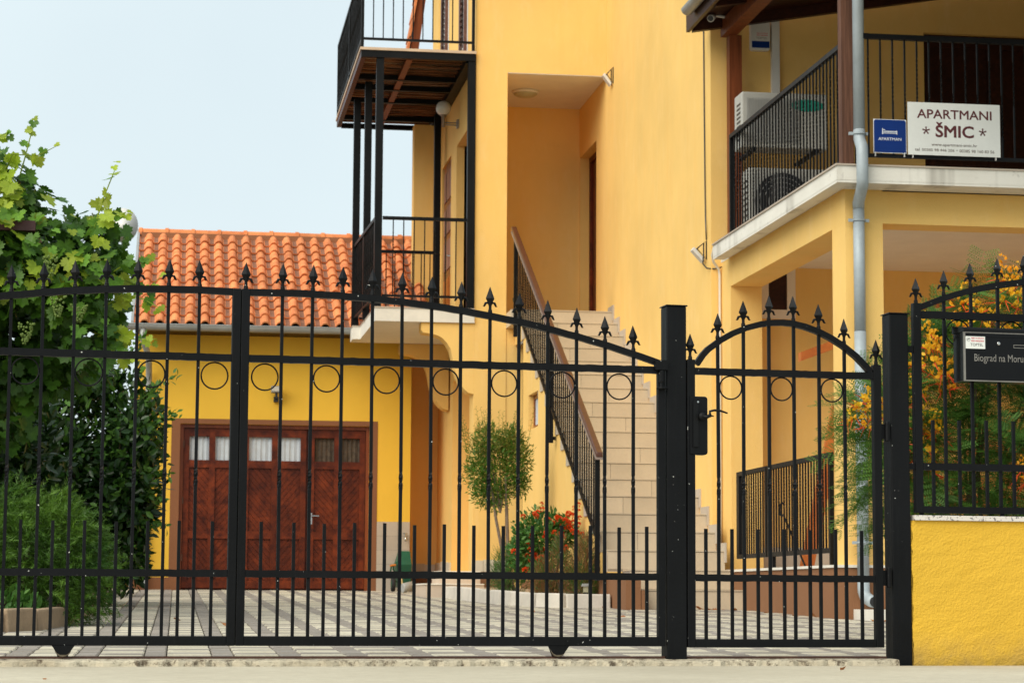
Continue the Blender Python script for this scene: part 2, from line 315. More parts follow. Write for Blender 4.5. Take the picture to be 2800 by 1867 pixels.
# rough concrete lip between street and yard
m = Mesh(); N = 220; vs = []
for i in range(N + 1):
    u = -3 + 6.26 * i / N; j = random.uniform(-.012, .012); h = .022 + random.uniform(-.004, .004)
    vs += [gw(u, -.080 + j, -.01), gw(u, -.074 + j * .8, h * .8), gw(u, -.066 + j * .6, h * 1.1), gw(u, .03, .030)]
m.add(vs, [(4 * i + k, 4 * i + 4 + k, 4 * i + 5 + k, 4 * i + 1 + k) for i in range(N) for k in range(3)]); struct('kerb_strip', m, 'kerb_concrete')
m = Mesh(); m.prism([(.03, .01), (.03, .036), (.036, .04), (.046, .04), (.05, .036), (.062, .032), (.062, .01)], 'x', -3, 3.24)
Thing('gate_track', 'thin rusty steel track along the threshold under the gates', 'track', (.12, .045, 0), True, mesh=m, mats=('rust_steel',))

# paved yard: grey runners and cream bays, each paver a piece
m = Mesh(); m.add([gw(-2.2, .06, -.03), gw(7, .06, -.03), (9, 36, gz(36) - .03), (-3, 36, gz(36) - .03)], [(0, 1, 2, 3)])
drive = struct('driveway', m, 'joint_sand')
TIL = math.atan(.018)
def paver_data(wd, matn, k):
    rr = random.Random(k); p = Mesh(); g = .003; a, b = wd / 2 - g, .07 - g; e = .006
    dz = [rr.uniform(-.0012, .0012) for _ in range(4)]
    P = [(-a, -b), (a, -b), (a, b), (-a, b)]
    p.add([(x, y, -.03) for x, y in P] + [(x, y, -e + d) for (x, y), d in zip(P, dz)] + [(x - math.copysign(e, x), y - math.copysign(e * .7, y), d) for (x, y), d in zip(P, dz)],
          [(i, (i + 1) % 4, 4 + (i + 1) % 4, 4 + i) for i in range(4)] + [(4 + i, 4 + (i + 1) % 4, 8 + (i + 1) % 4, 8 + i) for i in range(4)] + [(8, 9, 10, 11)])
    return p.data('paver', mats=(matn,)), p
PD = {('c', k): paver_data(.212, 'paver_cream', k) for k in range(3)} | {('g', k): paver_data(.105, 'paver_grey', k) for k in range(3)} | {('r', k): paver_data(.212, 'paver_grey', k) for k in range(3)}
spots = []
for ci in range(-9, 27):
    xg = -.083 + .317 * ci
    for kind, xc, wd in (('g', xg, .105), ('c', xg + .1585, .212)):
        ystart = 9.931 + .081 * xc + .075; j = 0; ph = (ci * .07) % .14
        while True:
            yc = ystart - ph + .14 * (j + .5); j += 1
            if yc > 31.5: break
            if yc < ystart + .04: continue
            if xc > 5.25 and yc > 17.6: break
            if xc > 5.6 + .0 * yc or xc < -1.5: break
            kk = kind if kind == 'g' else ('r' if j % 3 == 0 else 'c')
            spots.append((yc - ystart, xc, yc, kk))
near = sorted([s for s in spots if -.85 - .02 * s[2] < s[1] < 3.35 + .05 * (s[2] - 10)])[:290]; ns = set(near)
for d, x, y, k in near:
    drive.inst('paver', PD[(k, random.randrange(3))][0], (x, y, gz(y) + random.uniform(-.0015, .0025)), rot=(TIL + random.uniform(-.006, .006), random.uniform(-.004, .004), random.uniform(-.01, .01)))
rest = Mesh()
for sp in spots:
    if sp in ns: continue
    d, x, y, k = sp; src = PD[(k, random.randrange(3))][1]; z = gz(y) + random.uniform(-.003, .003); rest.cur = 0 if k == 'c' else 1; tx = random.uniform(-.012, .012)
    rest.add([(x + a, y + b, z + c + b * (.018 + tx)) for a, b, c in src.v], src.f)
drive.part('pavers', rest, ('paver_cream', 'paver_grey'), kind='stuff')

# ================================================================== GATES
def finial_data():
    p = Mesh()
    p.lathe([(.0075, 0), (.0088, .006), (.0075, .010), (.0085, .013), (.006, .017), (.0055, .030), (.0068, .036)], (0, 0, 0), 8)
    p.lathe([(.0062, .034), (.0085, .042), (.0105, .050), (.0165, .064), (.0165, .066), (.0008, .116)], (0, 0, 0), 4)
    for sgn in (-1, 1):
        p.tube([(sgn * .003, 0, .040), (sgn * .010, 0, .047), (sgn * .017, 0, .045), (sgn * .0205, 0, .037), (sgn * .023, 0, .031), (sgn * .0275, 0, .031)], [.004, .0048, .0052, .0046, .0036, .0016], 6)
    p.v = [(x * 1.22, y * 1.15, z * 1.03) for x, y, z in p.v]
    return p.data('finial', mats=('black_iron',))
FIN = finial_data()
def barmesh(u, v, z0, z1, h=.0068, kz=.80):
    kn = [(kz - .045, 0), (kz - .03, 20), (kz - .015, 45), (kz, 90), (kz + .015, 135), (kz + .03, 160), (kz + .045, 180)] if kz and z1 > kz + .1 else None
    b_ = Mesh().bar(u, v, z0, z1, h, kn); jx, jy = random.uniform(-.0022, .0022), random.uniform(-.002, .002); b_.v = [(x + jx * math.sin((z - z0) / (z1 - z0) * 3.14), y + jy * math.sin((z - z0) / (z1 - z0) * 3.14), z) for x, y, z in b_.v]; return b_
def rail_curve(pts, th, v0, v1):
    p = Mesh(); p.rings([[(u, v0, z - th), (u, v1, z - th), (u, v1, z), (u, v0, z)] for u, z in pts]); return p
V = .015
_px = [.2605, .5, .735, .9, 1.05, 1.262, 1.376, 1.504, 1.644, 1.772, 1.903, 2.035, 2.109]; _pz = [1.621, 1.624, 1.621, 1.61, 1.593, 1.571, 1.553, 1.532, 1.503, 1.471, 1.438, 1.40, 1.377]
PC = np.polyfit(_px, _pz, 4); topz = lambda x: float(np.polyval(PC, x))
def leaf(sgn, label):
    mir = lambda x: u_(.2605 + sgn * (x - .2605))
    t = Thing('gate_leaf', label, 'gate', (mir(1.2), V, .0), True, 'leaves of the black driveway gate')
    def bx(a, b, v0, v1, z0, z1):
        a, b = sorted((mir(a), mir(b))); return Mesh().box(a, b, v0, v1, z0, z1)
    o = t.part('stile', bx(.2617, .298, -.004, .034, .085, topz(.28)), 'black_iron'); bevel(o, .003)
    t.part('stile', bx(2.138, 2.170, 0, .032, .085, topz(2.12) - .02), 'black_iron')
    xs_ = np.linspace(.298, 2.15, 40)
    t.part('top_rail', rail_curve([(mir(x), topz(x) + random.uniform(-.0011, .0011)) for x in xs_], .029, 0, .030), 'black_iron')
    for nm, za, zb in (('middle_rail', 1.304, 1.335), ('low_rail', .376, .407)):
        t.part(nm, rail_curve([(mir(x), zb + random.uniform(-.0012, .0012)) for x in np.linspace(.2985, 2.137, 70)], zb - za, -.001, .031), 'black_iron')
    o = t.part('bottom_rail', bx(.2985, 2.1375, -.003, .038, .085, .126), 'black_iron'); bevel(o, .003)
    xs_ = [.44 + .1322 * i for i in range(13)]
    if sgn > 0: t.inst('finial', FIN, (mir(.280), V, topz(.28) - .002))
    for x in xs_:
        b = t.part('bar', barmesh(mir(x), V, .12, topz(x) - .005), 'black_iron'); t.inst('finial', FIN, (mir(x), V, topz(x) - .003), b, rot=(random.uniform(-.02, .02), random.uniform(-.03, .03), random.uniform(-.2, .2)))
    for x in [.365] + [(a + b) / 2 for a, b in zip(xs_, xs_[1:])] + [2.088]:
        t.part('short_bar', barmesh(mir(x), V, .12, .612 + random.uniform(-.004, .004), kz=0), 'black_iron')
    for x in [.369] + [(xs_[i] + xs_[i + 1]) / 2 for i in (1, 3, 5, 7, 9, 11)]:
        t.part('ring', Mesh().ring((mir(x), V, 1.2405), .0575, .0038), 'black_iron', smooth=True)
    rx = {1: 1.68, -1: .979}[sgn]; c = mir(rx); p = Mesh()
    p.prism([(c - .048, .086), (c - .034, .066), (c - .024, .053), (c - .012, .047), (c + .012, .047), (c + .024, .053), (c + .034, .066), (c + .048, .086)], 'y', -.006, -.001)
    p.prism([(c - .040, .086), (c - .022, .04), (c + .022, .04), (c + .040, .086)], 'y', .030, .034); br = t.part('roller_bracket', p, 'black_iron')
    t.part('roller', Mesh().lathe([(.010, 0), (.033, 0), (.035, .004), (.029, .012), (.029, .016), (.035, .024), (.033, .028), (.010, .028)], (c, .001, .0725), 20, 'y'), 'steel_trim', br, True)
    return t
rl = leaf(1, 'right leaf of the black iron driveway gate, hinged on the thick post')
ll = leaf(-1, 'left leaf of the black iron driveway gate in front of the hedge')
p = Mesh(); p.box(u_(.23), u_(.2605), -.0035, .033, .085, 1.05)
# hinge on right leaf
p = Mesh(); p.lathe([(.012, 0), (.013, .004), (.013, .05), (.012, .054)], (u_(2.150), -.012, 1.262), 12); p.lathe([(.009, -.02), (.009, 0)], (u_(2.150), -.012, 1.262), 10)
p.box(u_(2.118), u_(2.176), -.026, .004, 1.318, 1.362); p.lathe([(.024, 0), (.025, .004), (.024, .008)], (u_(2.150), -.012, 1.232), 14); p.box(u_(2.150), u_(2.18), -.018, -.006, 1.236, 1.243)
rl.part('hinge', p, 'black_iron', smooth=False)

def post(xa, xb, label, va=0., dep=.095, h=1.613):
    t = Thing('gate_post', label, 'post', (u_((xa + xb) / 2), va + dep / 2, 0), True)
    o = t.part('shaft', Mesh().box(u_(xa), u_(xb), va, va + dep, -.03, h), 'black_iron'); bevel(o, .006, 3)
    o = t.part('cap', Mesh().prism([(u_(xa) - .005, h), (u_(xb) + .005, h), (u_(xb) + .003, h + .005), (u_(xa) - .003, h + .005)], 'y', va - .005, va + dep + .005), 'black_iron')
    return t
post(2.178, 2.271, 'thick black square post between driveway gate and arched walk-in gate')
post(3.250, 3.342, 'thick black square post against the end of the yellow low wall')

# walk-in gate
t = Thing('walk_gate', 'narrow black iron walk-in gate with arched top and lever lock', 'gate', (u_(2.74), V, 0), True)
arch = [(2.311, 1.36), (2.340, 1.402), (2.366, 1.430), (2.427, 1.475), (2.489, 1.510), (2.556, 1.538), (2.624, 1.557), (2.685, 1.566), (2.735, 1.5685), (2.784, 1.565), (2.846, 1.552), (2.908, 1.532), (2.970, 1.504), (3.032, 1.468), (3.094, 1.422), (3.14, 1.378), (3.168, 1.348)]
az = lambda x: float(np.interp(x, [a[0] for a in arch], [a[1] for a in arch]))
for a, b in ((2.274, 2.311), (3.168, 3.206)):
    o = t.part('stile', Mesh().box(u_(a), u_(b), -.003, .035, .08, 1.372), 'black_iron'); bevel(o, .003)
    t.inst('finial', FIN, (u_((a + b) / 2), V, 1.371), o)
rg = []
for i, (x, z) in enumerate(arch):
    a = arch[max(0, i - 1)]; b = arch[min(len(arch) - 1, i + 1)]; d = Vector((b[0] - a[0], b[1] - a[1])).normalized(); nx, nz = -d.y * .027, d.x * .027
    rg.append([(u_(x) - nx, 0, z - nz), (u_(x) - nx, .03, z - nz), (u_(x), .03, z), (u_(x), 0, z)])
t.part('arched_rail', Mesh().rings(rg), 'black_iron')
for nm, za, zb in (('middle_rail', 1.305, 1.3355), ('low_rail', .374, .405)): t.part(nm, rail_curve([(u_(x), zb + random.uniform(-.0012, .0012)) for x in np.linspace(2.3115, 3.1675, 40)], zb - za, -.001, .031), 'black_iron')
o = t.part('bottom_rail', Mesh().box(u_(2.3115), u_(3.1675), -.003, .035, .08, .117), 'black_iron'); bevel(o, .003)
wx = [2.423, 2.546, 2.668, 2.787, 2.909, 3.032]
for x in wx:
    b = t.part('bar', barmesh(u_(x), V, .11, az(x) - .005), 'black_iron'); t.inst('finial', FIN, (u_(x), V, az(x) - .004), b, rot=(0, random.uniform(-.03, .03), random.uniform(-.2, .2)))
    if az(x) - .02 < az(x): pass
for x in (2.364, 2.487, 2.61, 2.735, 2.858, 2.981, 3.107): t.part('short_bar', barmesh(u_(x), V, .11, .613 + random.uniform(-.004, .004), kz=0), 'black_iron')
for i in (0, 2, 4): t.part('ring', Mesh().ring((u_((wx[i] + wx[i + 1]) / 2), V, 1.2495), .0525, .0038), 'black_iron', smooth=True)
p = Mesh(); a, b, z0, z1, c = u_(2.285), u_(2.367), .940, 1.204, .012
p.prism([(a, z0 + .002), (b - c, z0), (b - .003, z0 + .004), (b, z0 + c), (b, z1 - c), (b - .003, z1 - .004), (b - c, z1), (a, z1)], 'y', -.010, .040); lk = t.part('lock_case', p, 'black_iron'); bevel(lk, .003)
p = Mesh(); p.prism([(u_(2.297), .975), (u_(2.321), .975), (u_(2.321), 1.175), (u_(2.317), 1.185), (u_(2.301), 1.185), (u_(2.297), 1.175)], 'y', -.018, -.010); t.part('lock_plate', p, 'black_steel', lk)
p = Mesh(); hx = u_(2.334); p.lathe([(.017, 0), (.018, .008), (.012, .016), (.011, .035), (.006, .04)][::1], (hx, -.045, 1.112), 14, 'y')
p.tube([(hx, -.040, 1.112), (hx + .018, -.046, 1.108), (hx + .032, -.050, 1.118), (hx + .030, -.052, 1.134), (hx + .05, -.055, 1.139), (hx + .078, -.056, 1.137), (hx + .112, -.055, 1.127)], [.009, .009, .008, .006, .0055, .005, .0035], 8)
p.tube([(hx + .02, -.046, 1.108), (hx + .04, -.048, 1.114), (hx + .05, -.048, 1.112)], [.006, .004, .002], 6); t.part('lever_handle', p, 'black_steel', lk, True)
t.part('screw', Mesh().lathe([(.0045, -.003), (.004, 0), (.002, 0)], (u_(2.318), -.0185, 1.178), 8, 'y'), 'chrome', lk)
for z in (1.02, .35):
    t.part('hinge', Mesh().lathe([(.011, 0), (.012, .003), (.012, .085), (.011, .09)], (u_(3.232), -.002, z), 10).box(u_(3.2065), u_(3.2495), .004, .014, z + .01, z + .08), 'black_iron')

# fence panel on the low wall
t = Thing('low_wall', 'bright yellow rendered low boundary wall topped with a granite slab', 'wall', (6.2, .13, 0), True)
m = Mesh(); nU, nZ = 90, 24; vs = []
for i in range(nU + 1):
    for k in range(nZ + 1): vs.append((u_(3.346) + (9 - 3.35) * i / nU + (random.uniform(-.004, .004) if i == 0 else 0), random.uniform(-.0012, .0012), -.02 + (.659 + .02) * k / nZ))
m.add(vs, [(i * (nZ + 1) + k, (i + 1) * (nZ + 1) + k, (i + 1) * (nZ + 1) + k + 1, i * (nZ + 1) + k + 1) for i in range(nU) for k in range(nZ)])
m.add([(u_(3.346), 0, -.02), (u_(3.346), .25, -.02), (u_(3.346), .25, .659), (u_(3.346), 0, .659), (9, .25, -.02), (9, .25, .659)], [(0, 1, 2, 3), (1, 4, 5, 2)])
t.part('render', m, 'boundary_plaster')
o = t.part('cap_stone', Mesh().box(u_(3.356), 9, -.014, .27, .6595, .683), 'granite'); bevel(o, .002)
fp = [(3.413, 1.666), (3.531, 1.712), (3.60, 1.734), (3.668, 1.753), (3.735, 1.769), (3.803, 1.782), (3.926, 1.802), (4.06, 1.817), (4.22, 1.823), (4.38, 1.817), (4.51, 1.802), (4.64, 1.78), (4.77, 1.753), (4.91, 1.712), (5.03, 1.666)]
fz = lambda x: float(np.interp(x, [a[0] for a in fp], [a[1] for a in fp]))
t = Thing('fence_panel', 'black iron fence panel with curved top standing on the low wall', 'fence', (u_(4.22), .03, .683), True)
FV = .03
for a, b in ((3.375, 3.413), (5.03, 5.068)):
    o = t.part('stile', Mesh().box(u_(a), u_(b), FV - .018, FV + .018, .695, 1.669), 'black_iron'); bevel(o, .003); t.inst('finial', FIN, (u_((a + b) / 2), FV, 1.668), o)
t.part('top_rail', rail_curve([(u_(x), z) for x, z in fp], .030, FV - .015, FV + .015), 'black_iron')
for nm, za, zb in (('upper_rail', 1.6, 1.633), ('low_rail', .893, .925), ('bottom_rail', .695, .726)): t.part(nm, rail_curve([(u_(x), zb + random.uniform(-.001, .001)) for x in np.linspace(3.4135, 5.0295, 40)], zb - za, FV - .016, FV + .016), 'black_iron')
fx = [3.533 + .1355 * i for i in range(11)]
for x in fx:
    b = t.part('bar', barmesh(u_(x), FV, .72, fz(x) - .005, kz=0), 'black_iron'); t.inst('finial', FIN, (u_(x), FV, fz(x) - .003), b, rot=(0, random.uniform(-.03, .03), 0))
for x in [3.470] + [(a + b) / 2 for a, b in zip(fx, fx[1:])]: t.part('short_bar', barmesh(u_(x), FV, .72, 1.127 + random.uniform(-.004, .004), kz=0), 'black_iron')
for i in (0, 2, 4, 6, 8): t.part('ring', Mesh().ring((u_((fx[i] + fx[i + 1]) / 2), FV, 1.538), .059, .0038), 'black_iron', smooth=True)
for za, zb in ((1.438, 1.468), (.895, .923)): t.part('link_bar', Mesh().box(u_(3.342), u_(3.3755), FV - .012, FV + .012, za, zb), 'black_iron')
for x in (3.40, 3.8, 4.2, 4.6, 5.04): t.part('foot', Mesh().box(u_(x), u_(x) + .016, FV - .008, FV + .008, .684, .6955), 'black_iron')

# letterbox on the fence
t = Thing('letterbox', 'polished black letterbox with raised lettering hung on the fence', 'letterbox', (u_(3.75), -.06, 1.30), True)
a, b, v0, z0, z1 = u_(3.567), u_(3.945), -.115, 1.300, 1.535
o = t.part('body', Mesh().box(a, b, v0 + .006, .008, z0, z1), 'polished_black'); bevel(o, .004)
p = Mesh(); e = .007
p.box(a - .003, b + .003, v0, v0 + .006, z0 - .002, z0 + e * .5); p.box(a - .003, a + e, v0, v0 + .006, z0 + e * .5 + .0002, z1 - .014); p.box(b - e, b + .003, v0, v0 + .006, z0 + e * .5 + .0002, z1 - .014); p.box(a - .003, b + .003, v0 - .001, v0 + .008, z1 - .0138, z1 - .009)
t.part('edge_trim', p, 'steel_trim')
t.part('lid', Mesh().prism([(v0 - .006, z1 - .0085), (v0 - .006, z1 + .004), (v0, z1 + .012), (.008, z1 + .028), (.008, z1 - .0085)], 'x', a - .005, b + .005), 'polished_black')
t.part('door', Mesh().box(a + e + .001, b - e - .001, v0 + .001, v0 + .0055, z0 + .006, z1 - .032), 'polished_black')
t.part('door', Mesh().box(a + e + .001, b - e - .001, v0 + .0005, v0 + .0055, z1 - .0305, z1 - .0155), 'polished_black')
t.part('lock', Mesh().lathe([(.0085, .004), (.0085, -.003), (.006, -.005), (.004, -.0045)], (u_(3.738), v0, 1.4755), 14, 'y'), 'chrome', smooth=True)
p = Mesh(); x0, x1, zz0, zz1 = u_(3.812), u_(3.872), 1.4565, 1.472; p.box(x0, x1, v0 - .0015, v0 + .001, zz0, zz0 + .0025); p.box(x0, x1, v0 - .0015, v0 + .001, zz1 - .0025, zz1); p.box(x0, x0 + .0025, v0 - .0015, v0 + .001, zz0 + .0026, zz1 - .0026); p.box(x1 - .0025, x1, v0 - .0015, v0 + .001, zz0 + .0026, zz1 - .0026)
t.part('name_holder', p, 'steel_trim')
lettering(t, t.o, 'Biograd na Moru', u_(3.617), u_(3.860), 1.380, 1.4245, v0 - .0005, matname='steel_trim', bold=.004)
st = t.part('sticker', Mesh().box(u_(3.575), u_(3.671), v0 - .0012, v0 + .0008, 1.4485, 1.5055), 'sign_white')
lettering(t, st, 'OBJEKT JE OSIGURAN', u_(3.601), u_(3.665), 1.4925, 1.5005, v0 - .0016, matname='red_ink', bold=.03)
lettering(t, st, 'VIDEO NADZOROM', u_(3.601), u_(3.665), 1.4805, 1.4885, v0 - .0016, matname='red_ink', bold=.03)
lettering(t, st, 'TOPTEL', u_(3.598), u_(3.661), 1.4605, 1.4735, v0 - .0016, matname='black_ink', bold=.005)
p = Mesh(); p.ring((u_(3.588), v0 - .0014, 1.4905), .0085, .0006, 20, 4); p.prism([(u_(3.582), 1.487), (u_(3.592), 1.492), (u_(3.594), 1.496), (u_(3.583), 1.4915)], 'y', v0 - .002, v0 - .0013); t.part('camera_mark', p, 'black_ink', st)

# ================================================================== HOUSE
H = Thing('apartment_house', 'large pale yellow house with recessed stair entrance and roofed balcony', 'house', (5.2, 25, .27))
HP = 'house_plaster'
H.part('side_wall', Mesh().wall('x', 5.2, 5.5, 22.03, 33, -.1, 10.2, [(28.36, 29.57, 3.7525, 6.09)]), HP)
H.part('front_wall', Mesh().wall('y', 27.65, 27.95, 3.556, 5.1995, -.1, 10.2, [(3.95, 5.1995, -.1, 6.765)]), HP)
H.part('entry_back_wall', Mesh().wall('y', 29.6, 29.8, 3.66, 5.1995, 3.0, 7), HP)
H.part('entry_side_wall', Mesh().wall('x', 3.87, 3.95, 27.951, 29.599, 3.0, 7), HP)
H.part('entry_ceiling', Mesh().box(3.951, 5.1985, 27.653, 29.599, 6.756, 6.764), 'ceiling_white')
H.part('landing', Mesh().box(3.951, 5.1985, 27.21, 29.599, 3.57, 3.7525), 'stair_tile')
H.part('left_wall', Mesh().wall('x', 3.556, 3.856, 27.951, 32.6, -.1, 10.2, [(28.47, 29.6, 3.79, 6.2), (30.2, 31.25, 3.79, 6.2), (28.05, 29.8, .5, 3.1), (28.5, 29.5, 7.0, 9.3), (30.6, 31.9, 7.0, 9.3)]), HP)
H.part('rear_wall', Mesh().box(3.185, 3.5545, 31.5, 31.75, -.1, 6.87), HP)
H.part('wing_wall', Mesh().wall('y', 22.03, 22.33, 5.5005, 9.6, -.1, 7.4, [(7.42, 8.95, 3.75, 6.03)]), HP)
p = Mesh(); p.prism([(27.0, 10.2), (27.0, 10.35), (29.5, 11.9), (33.4, 10.35), (33.4, 10.2)], 'x', 3.0, 10); H.part('roof', p, 'roof_clay')
# entry door in the side wall
d = H.part('door', Mesh().box(5.36, 5.40, 28.362, 29.568, 3.755, 6.088), 'door_wood')
H.part('door_frame', Mesh().box(5.325, 5.3595, 28.362, 28.44, 3.755, 6.088).box(5.325, 5.3595, 29.50, 29.568, 3.755, 6.088).box(5.325, 5.3595, 28.4405, 29.4995, 6.02, 6.088), 'door_wood', d)
H.part('handle', Mesh().tube([(5.36, 28.52, 4.8), (5.31, 28.52, 4.8), (5.30, 28.64, 4.8)], .011, 6), 'chrome', d)
# niches and doors of the left wall
H.part('niche_back', Mesh().box(3.80, 3.855, 28.471, 29.599, 3.791, 6.199), 'terracotta_paint')
H.part('niche_back', Mesh().box(3.83, 3.855, 28.051, 29.799, .5, 3.099), HP)
d = H.part('balcony_door', Mesh().box(3.585, 3.63, 30.201, 31.249, 3.791, 6.199), 'frame_wood')
for i, (za, zb) in enumerate(((3.95, 4.6), (4.72, 5.12), (5.22, 5.58), (5.68, 6.08))):
    for k in range(3):
        ya = 30.30 + .31 * k; H.part('panel', Mesh().box(3.572, 3.5845, ya, ya + .23, za, zb), 'pink_wood' if i else 'orange_wood', d)
H.part('handle', Mesh().tube([(3.58, 30.32, 4.85), (3.53, 30.32, 4.85), (3.52, 30.46, 4.86)], .012, 6), 'chrome', d)
for ya, yb in ((28.5, 29.5), (30.6, 31.9)):
    f = H.part('window', Mesh().wall('x', 3.60, 3.66, ya + .001, yb - .001, 7.001, 9.299, [(ya + .09, yb - .09, 7.1, 9.2)]).box(3.64, 3.65, ya + .09, yb - .09, 7.1, 9.2), 'white_plastic')
    sh = H.part('shutter', Mesh().wall('x', 3.50, 3.54, ya - .02, ya + .55, 7.05, 9.3, [(ya + .06, ya + .47, 7.15, 9.2)]), 'shutter_wood')
    lou = Mesh().box(-.022, .022, 0, .408, -.004, .004).data('louvre', mats=('shutter_wood',))
    for k in range(26): H.inst('louvre', lou, (3.52, ya + .061, 7.19 + .078 * k), sh, (0, R(-42), 0))
# strip of roof edge at the rear
p = Mesh(); p.prism([(3.24, 8.1), (3.40, 9.3), (3.49, 9.95), (3.60, 9.95), (3.36, 8.1)], 'y', 33.0, 33.5); H.part('rear_eave', p, 'post_wood')
for k in range(6): H.part('verge_tile', Mesh().prism([(3.215 + .045 * k, 8.15 + .3 * k), (3.185 + .045 * k, 8.17 + .3 * k), (3.25 + .045 * k, 8.5 + .3 * k), (3.275 + .045 * k, 8.48 + .3 * k)], 'y', 32.95, 33.4), 'roof_clay')
# corbels under the lower left balcony
cor = [(2.906, 3.622), (2.906, 3.53), (2.93, 3.497), (3.044, 3.484), (3.11, 3.465), (3.165, 3.436), (3.225, 3.375), (3.269, 3.301), (3.29, 3.22), (3.304, 3.147), (3.325, 3.04), (3.357, 2.96), (3.395, 2.87), (3.444, 2.808), (3.49, 2.772), (3.555, 2.755), (3.555, 3.622)]
H.part('corbel', Mesh().prism(cor, 'y', 27.652, 27.93), HP)
H.part('corbel', Mesh().prism([(x - .02, z) for x, z in cor], 'y', 30.1, 30.4), HP)
H.part('balcony_slab', Mesh().prism([(2.335, 27.62), (3.555, 27.62), (3.555, 30.07), (2.22, 30.07), (2.22, 29.67), (2.32, 29.67)], 'z', 3.624, 3.785), 'white_slab', label='pale concrete balcony slab on curved brackets')
H.part('balcony_tiles', Mesh().prism([(2.33, 27.61), (3.5545, 27.61), (3.5545, 30.075), (2.215, 30.075), (2.215, 29.665), (2.315, 29.665)], 'z', 3.7855, 3.80), 'wall_tile')
# plinths of stone and paint on the left side
for x0, x1, y0, y1, z0, z1, mt in ((3.545, 3.965, 27.64, 27.66, .15, .60, 'brown_plinth'),):
    H.part('painted_plinth', Mesh().box(x0, x1, y0 - .004, y1, z0, z1), mt)
for k in range(3): H.part('base_stone', Mesh().box(3.545 + .142 * k, 3.683 + .142 * k, 27.63, 27.648, .605, .74 + .01 * (k % 2)), 'base_stone')
H.part('painted_plinth', Mesh().box(3.535, 3.5555, 29.85, 31.49, .2, .60), 'brown_plinth')
for k in range(5): H.part('base_stone', Mesh().box(3.53, 3.5555, 29.85 + .33 * k, 30.17 + .33 * k, .605, .745 + .012 * (k % 3)), 'base_stone')
H.part('painted_plinth', Mesh().box(3.10, 3.534, 31.47, 31.4985, .2, .60), 'brown_plinth')
for k in range(3): H.part('base_stone', Mesh().box(3.10 + .143 * k, 3.24 + .143 * k, 31.46, 31.4985, .605, .74 + .012 * (k % 2)), 'base_stone')
# ground-floor terrace and roofed balcony of the wing
H.part('terrace_plinth', Mesh().box(5.2, 9.6, 17.74, 22.029, -.1, .548), 'brown_plinth')
H.part('terrace_floor', Mesh().box(5.185, 9.6, 17.725, 22.028, .5485, .570), 'white_slab')
H.part('column', Mesh().box(5.30, 5.612, 17.75, 18.13, .5705, 3.3215), HP)
H.part('column', Mesh().box(5.30, 5.612, 21.64, 22.029, .5705, 3.3215), HP)
H.part('column', Mesh().box(9.0, 9.3, 17.75, 18.13, .5705, 3.3215), HP)
H.part('beam', Mesh().box(5.30, 5.6115, 17.75, 22.0295, 3.322, 3.606), HP); H.part('beam', Mesh().box(5.612, 9.6, 17.75, 18.05, 3.322, 3.585), HP)
H.part('terrace_ceiling', Mesh().box(5.613, 9.6, 18.051, 22.029, 3.575, 3.584), 'ceiling_white')
H.part('terrace_skirting', Mesh().box(5.62, 9.6, 22.012, 22.0285, .5705, .80), 'skirt_tile')
H.part('balcony_slab', Mesh().prism([(5.135, 17.41), (9.6, 17.41), (9.6, 22.0285), (5.298, 22.0285), (5.298, 21.68), (5.135, 21.68)], 'z', 3.607, 3.722), 'stained_slab', label='stained pale concrete edge of the roofed balcony')
H.part('balcony_slab', Mesh().prism([(5.137, 17.412), (9.6, 17.412), (9.6, 17.70), (5.25, 17.70), (5.25, 21.68), (5.137, 21.68)], 'z', 3.586, 3.6068), 'stained_slab')
H.part('balcony_tiles', Mesh().prism([(5.122, 17.398), (9.6, 17.398), (9.6, 22.0285), (5.298, 22.0285), (5.298, 21.675), (5.122, 21.675)], 'z', 3.7225, 3.736), 'wall_tile')
f = H.part('service_window', Mesh().wall('y', 22.0, 22.029, 5.70, 6.05, 3.06, 3.574, [(5.775, 5.965, 3.15, 3.574)]), 'ceiling_white'); H.part('pane', Mesh().box(5.7755, 5.9645, 22.018, 22.0285, 3.151, 3.573), 'dark_wood', f)
d = H.part('balcony_door', Mesh().wall('y', 22.10, 22.16, 7.421, 8.949, 3.751, 6.029, [(7.55, 8.12, 3.95, 5.9), (8.25, 8.82, 3.95, 5.9)]), 'dark_wood')
for xa in (7.5505, 8.2505): H.part('pane', Mesh().box(xa, xa + .569, 22.125, 22.135, 3.9505, 5.8995), 'dark_wood', d)
H.part('unseen_side_wall', Mesh().box(9.3, 9.6, 17.42, 22.029, 3.7365, 6.7), HP); H.part('unseen_side_wall', Mesh().box(9.35, 9.6, 18.051, 22.029, .5705, 3.574), HP)  # walls out of view, added to close the right side and darken it
# roof of the balcony: wall plate, posts, sloping boards
szs = lambda x: 6.165 + (x - 5.909) * .175
H.part('roof_beam', Mesh().box(5.28, 5.42, 16.9, 21.93, 5.865, 6.035), 'post_wood')
o = H.part('roof_post', Mesh().box(5.338, 5.465, 21.80, 21.92, 3.7365, 5.8645), 'post_wood'); H.part('roof_post', Mesh().box(5.222, 5.318, 17.55, 17.65, 3.7365, 5.8645), 'old_post_wood'); H.part('roof_post', Mesh().box(9.0, 9.12, 17.55, 17.67, 3.7365, 6.5), 'old_post_wood')
nb = 38
bw = (21.96 - 15.3) / nb  # boards run far forward, beyond the view, to deepen the balcony shade
for k in range(nb): ya = 15.3 + bw * k; H.part('soffit_board', Mesh().prism([(4.98, szs(4.98)), (9.6, szs(9.6)), (9.6, szs(9.6) + .025), (4.98, szs(4.98) + .025)], 'y', ya + .002, ya + bw - .003), 'dark_wood')
H.part('roof_covering', Mesh().prism([(4.96, szs(4.96) + .03), (9.6, szs(9.6) + .03), (9.6, szs(9.6) + .16), (4.96, szs(4.96) + .14)], 'y', 15.28, 21.97), 'roof_clay')
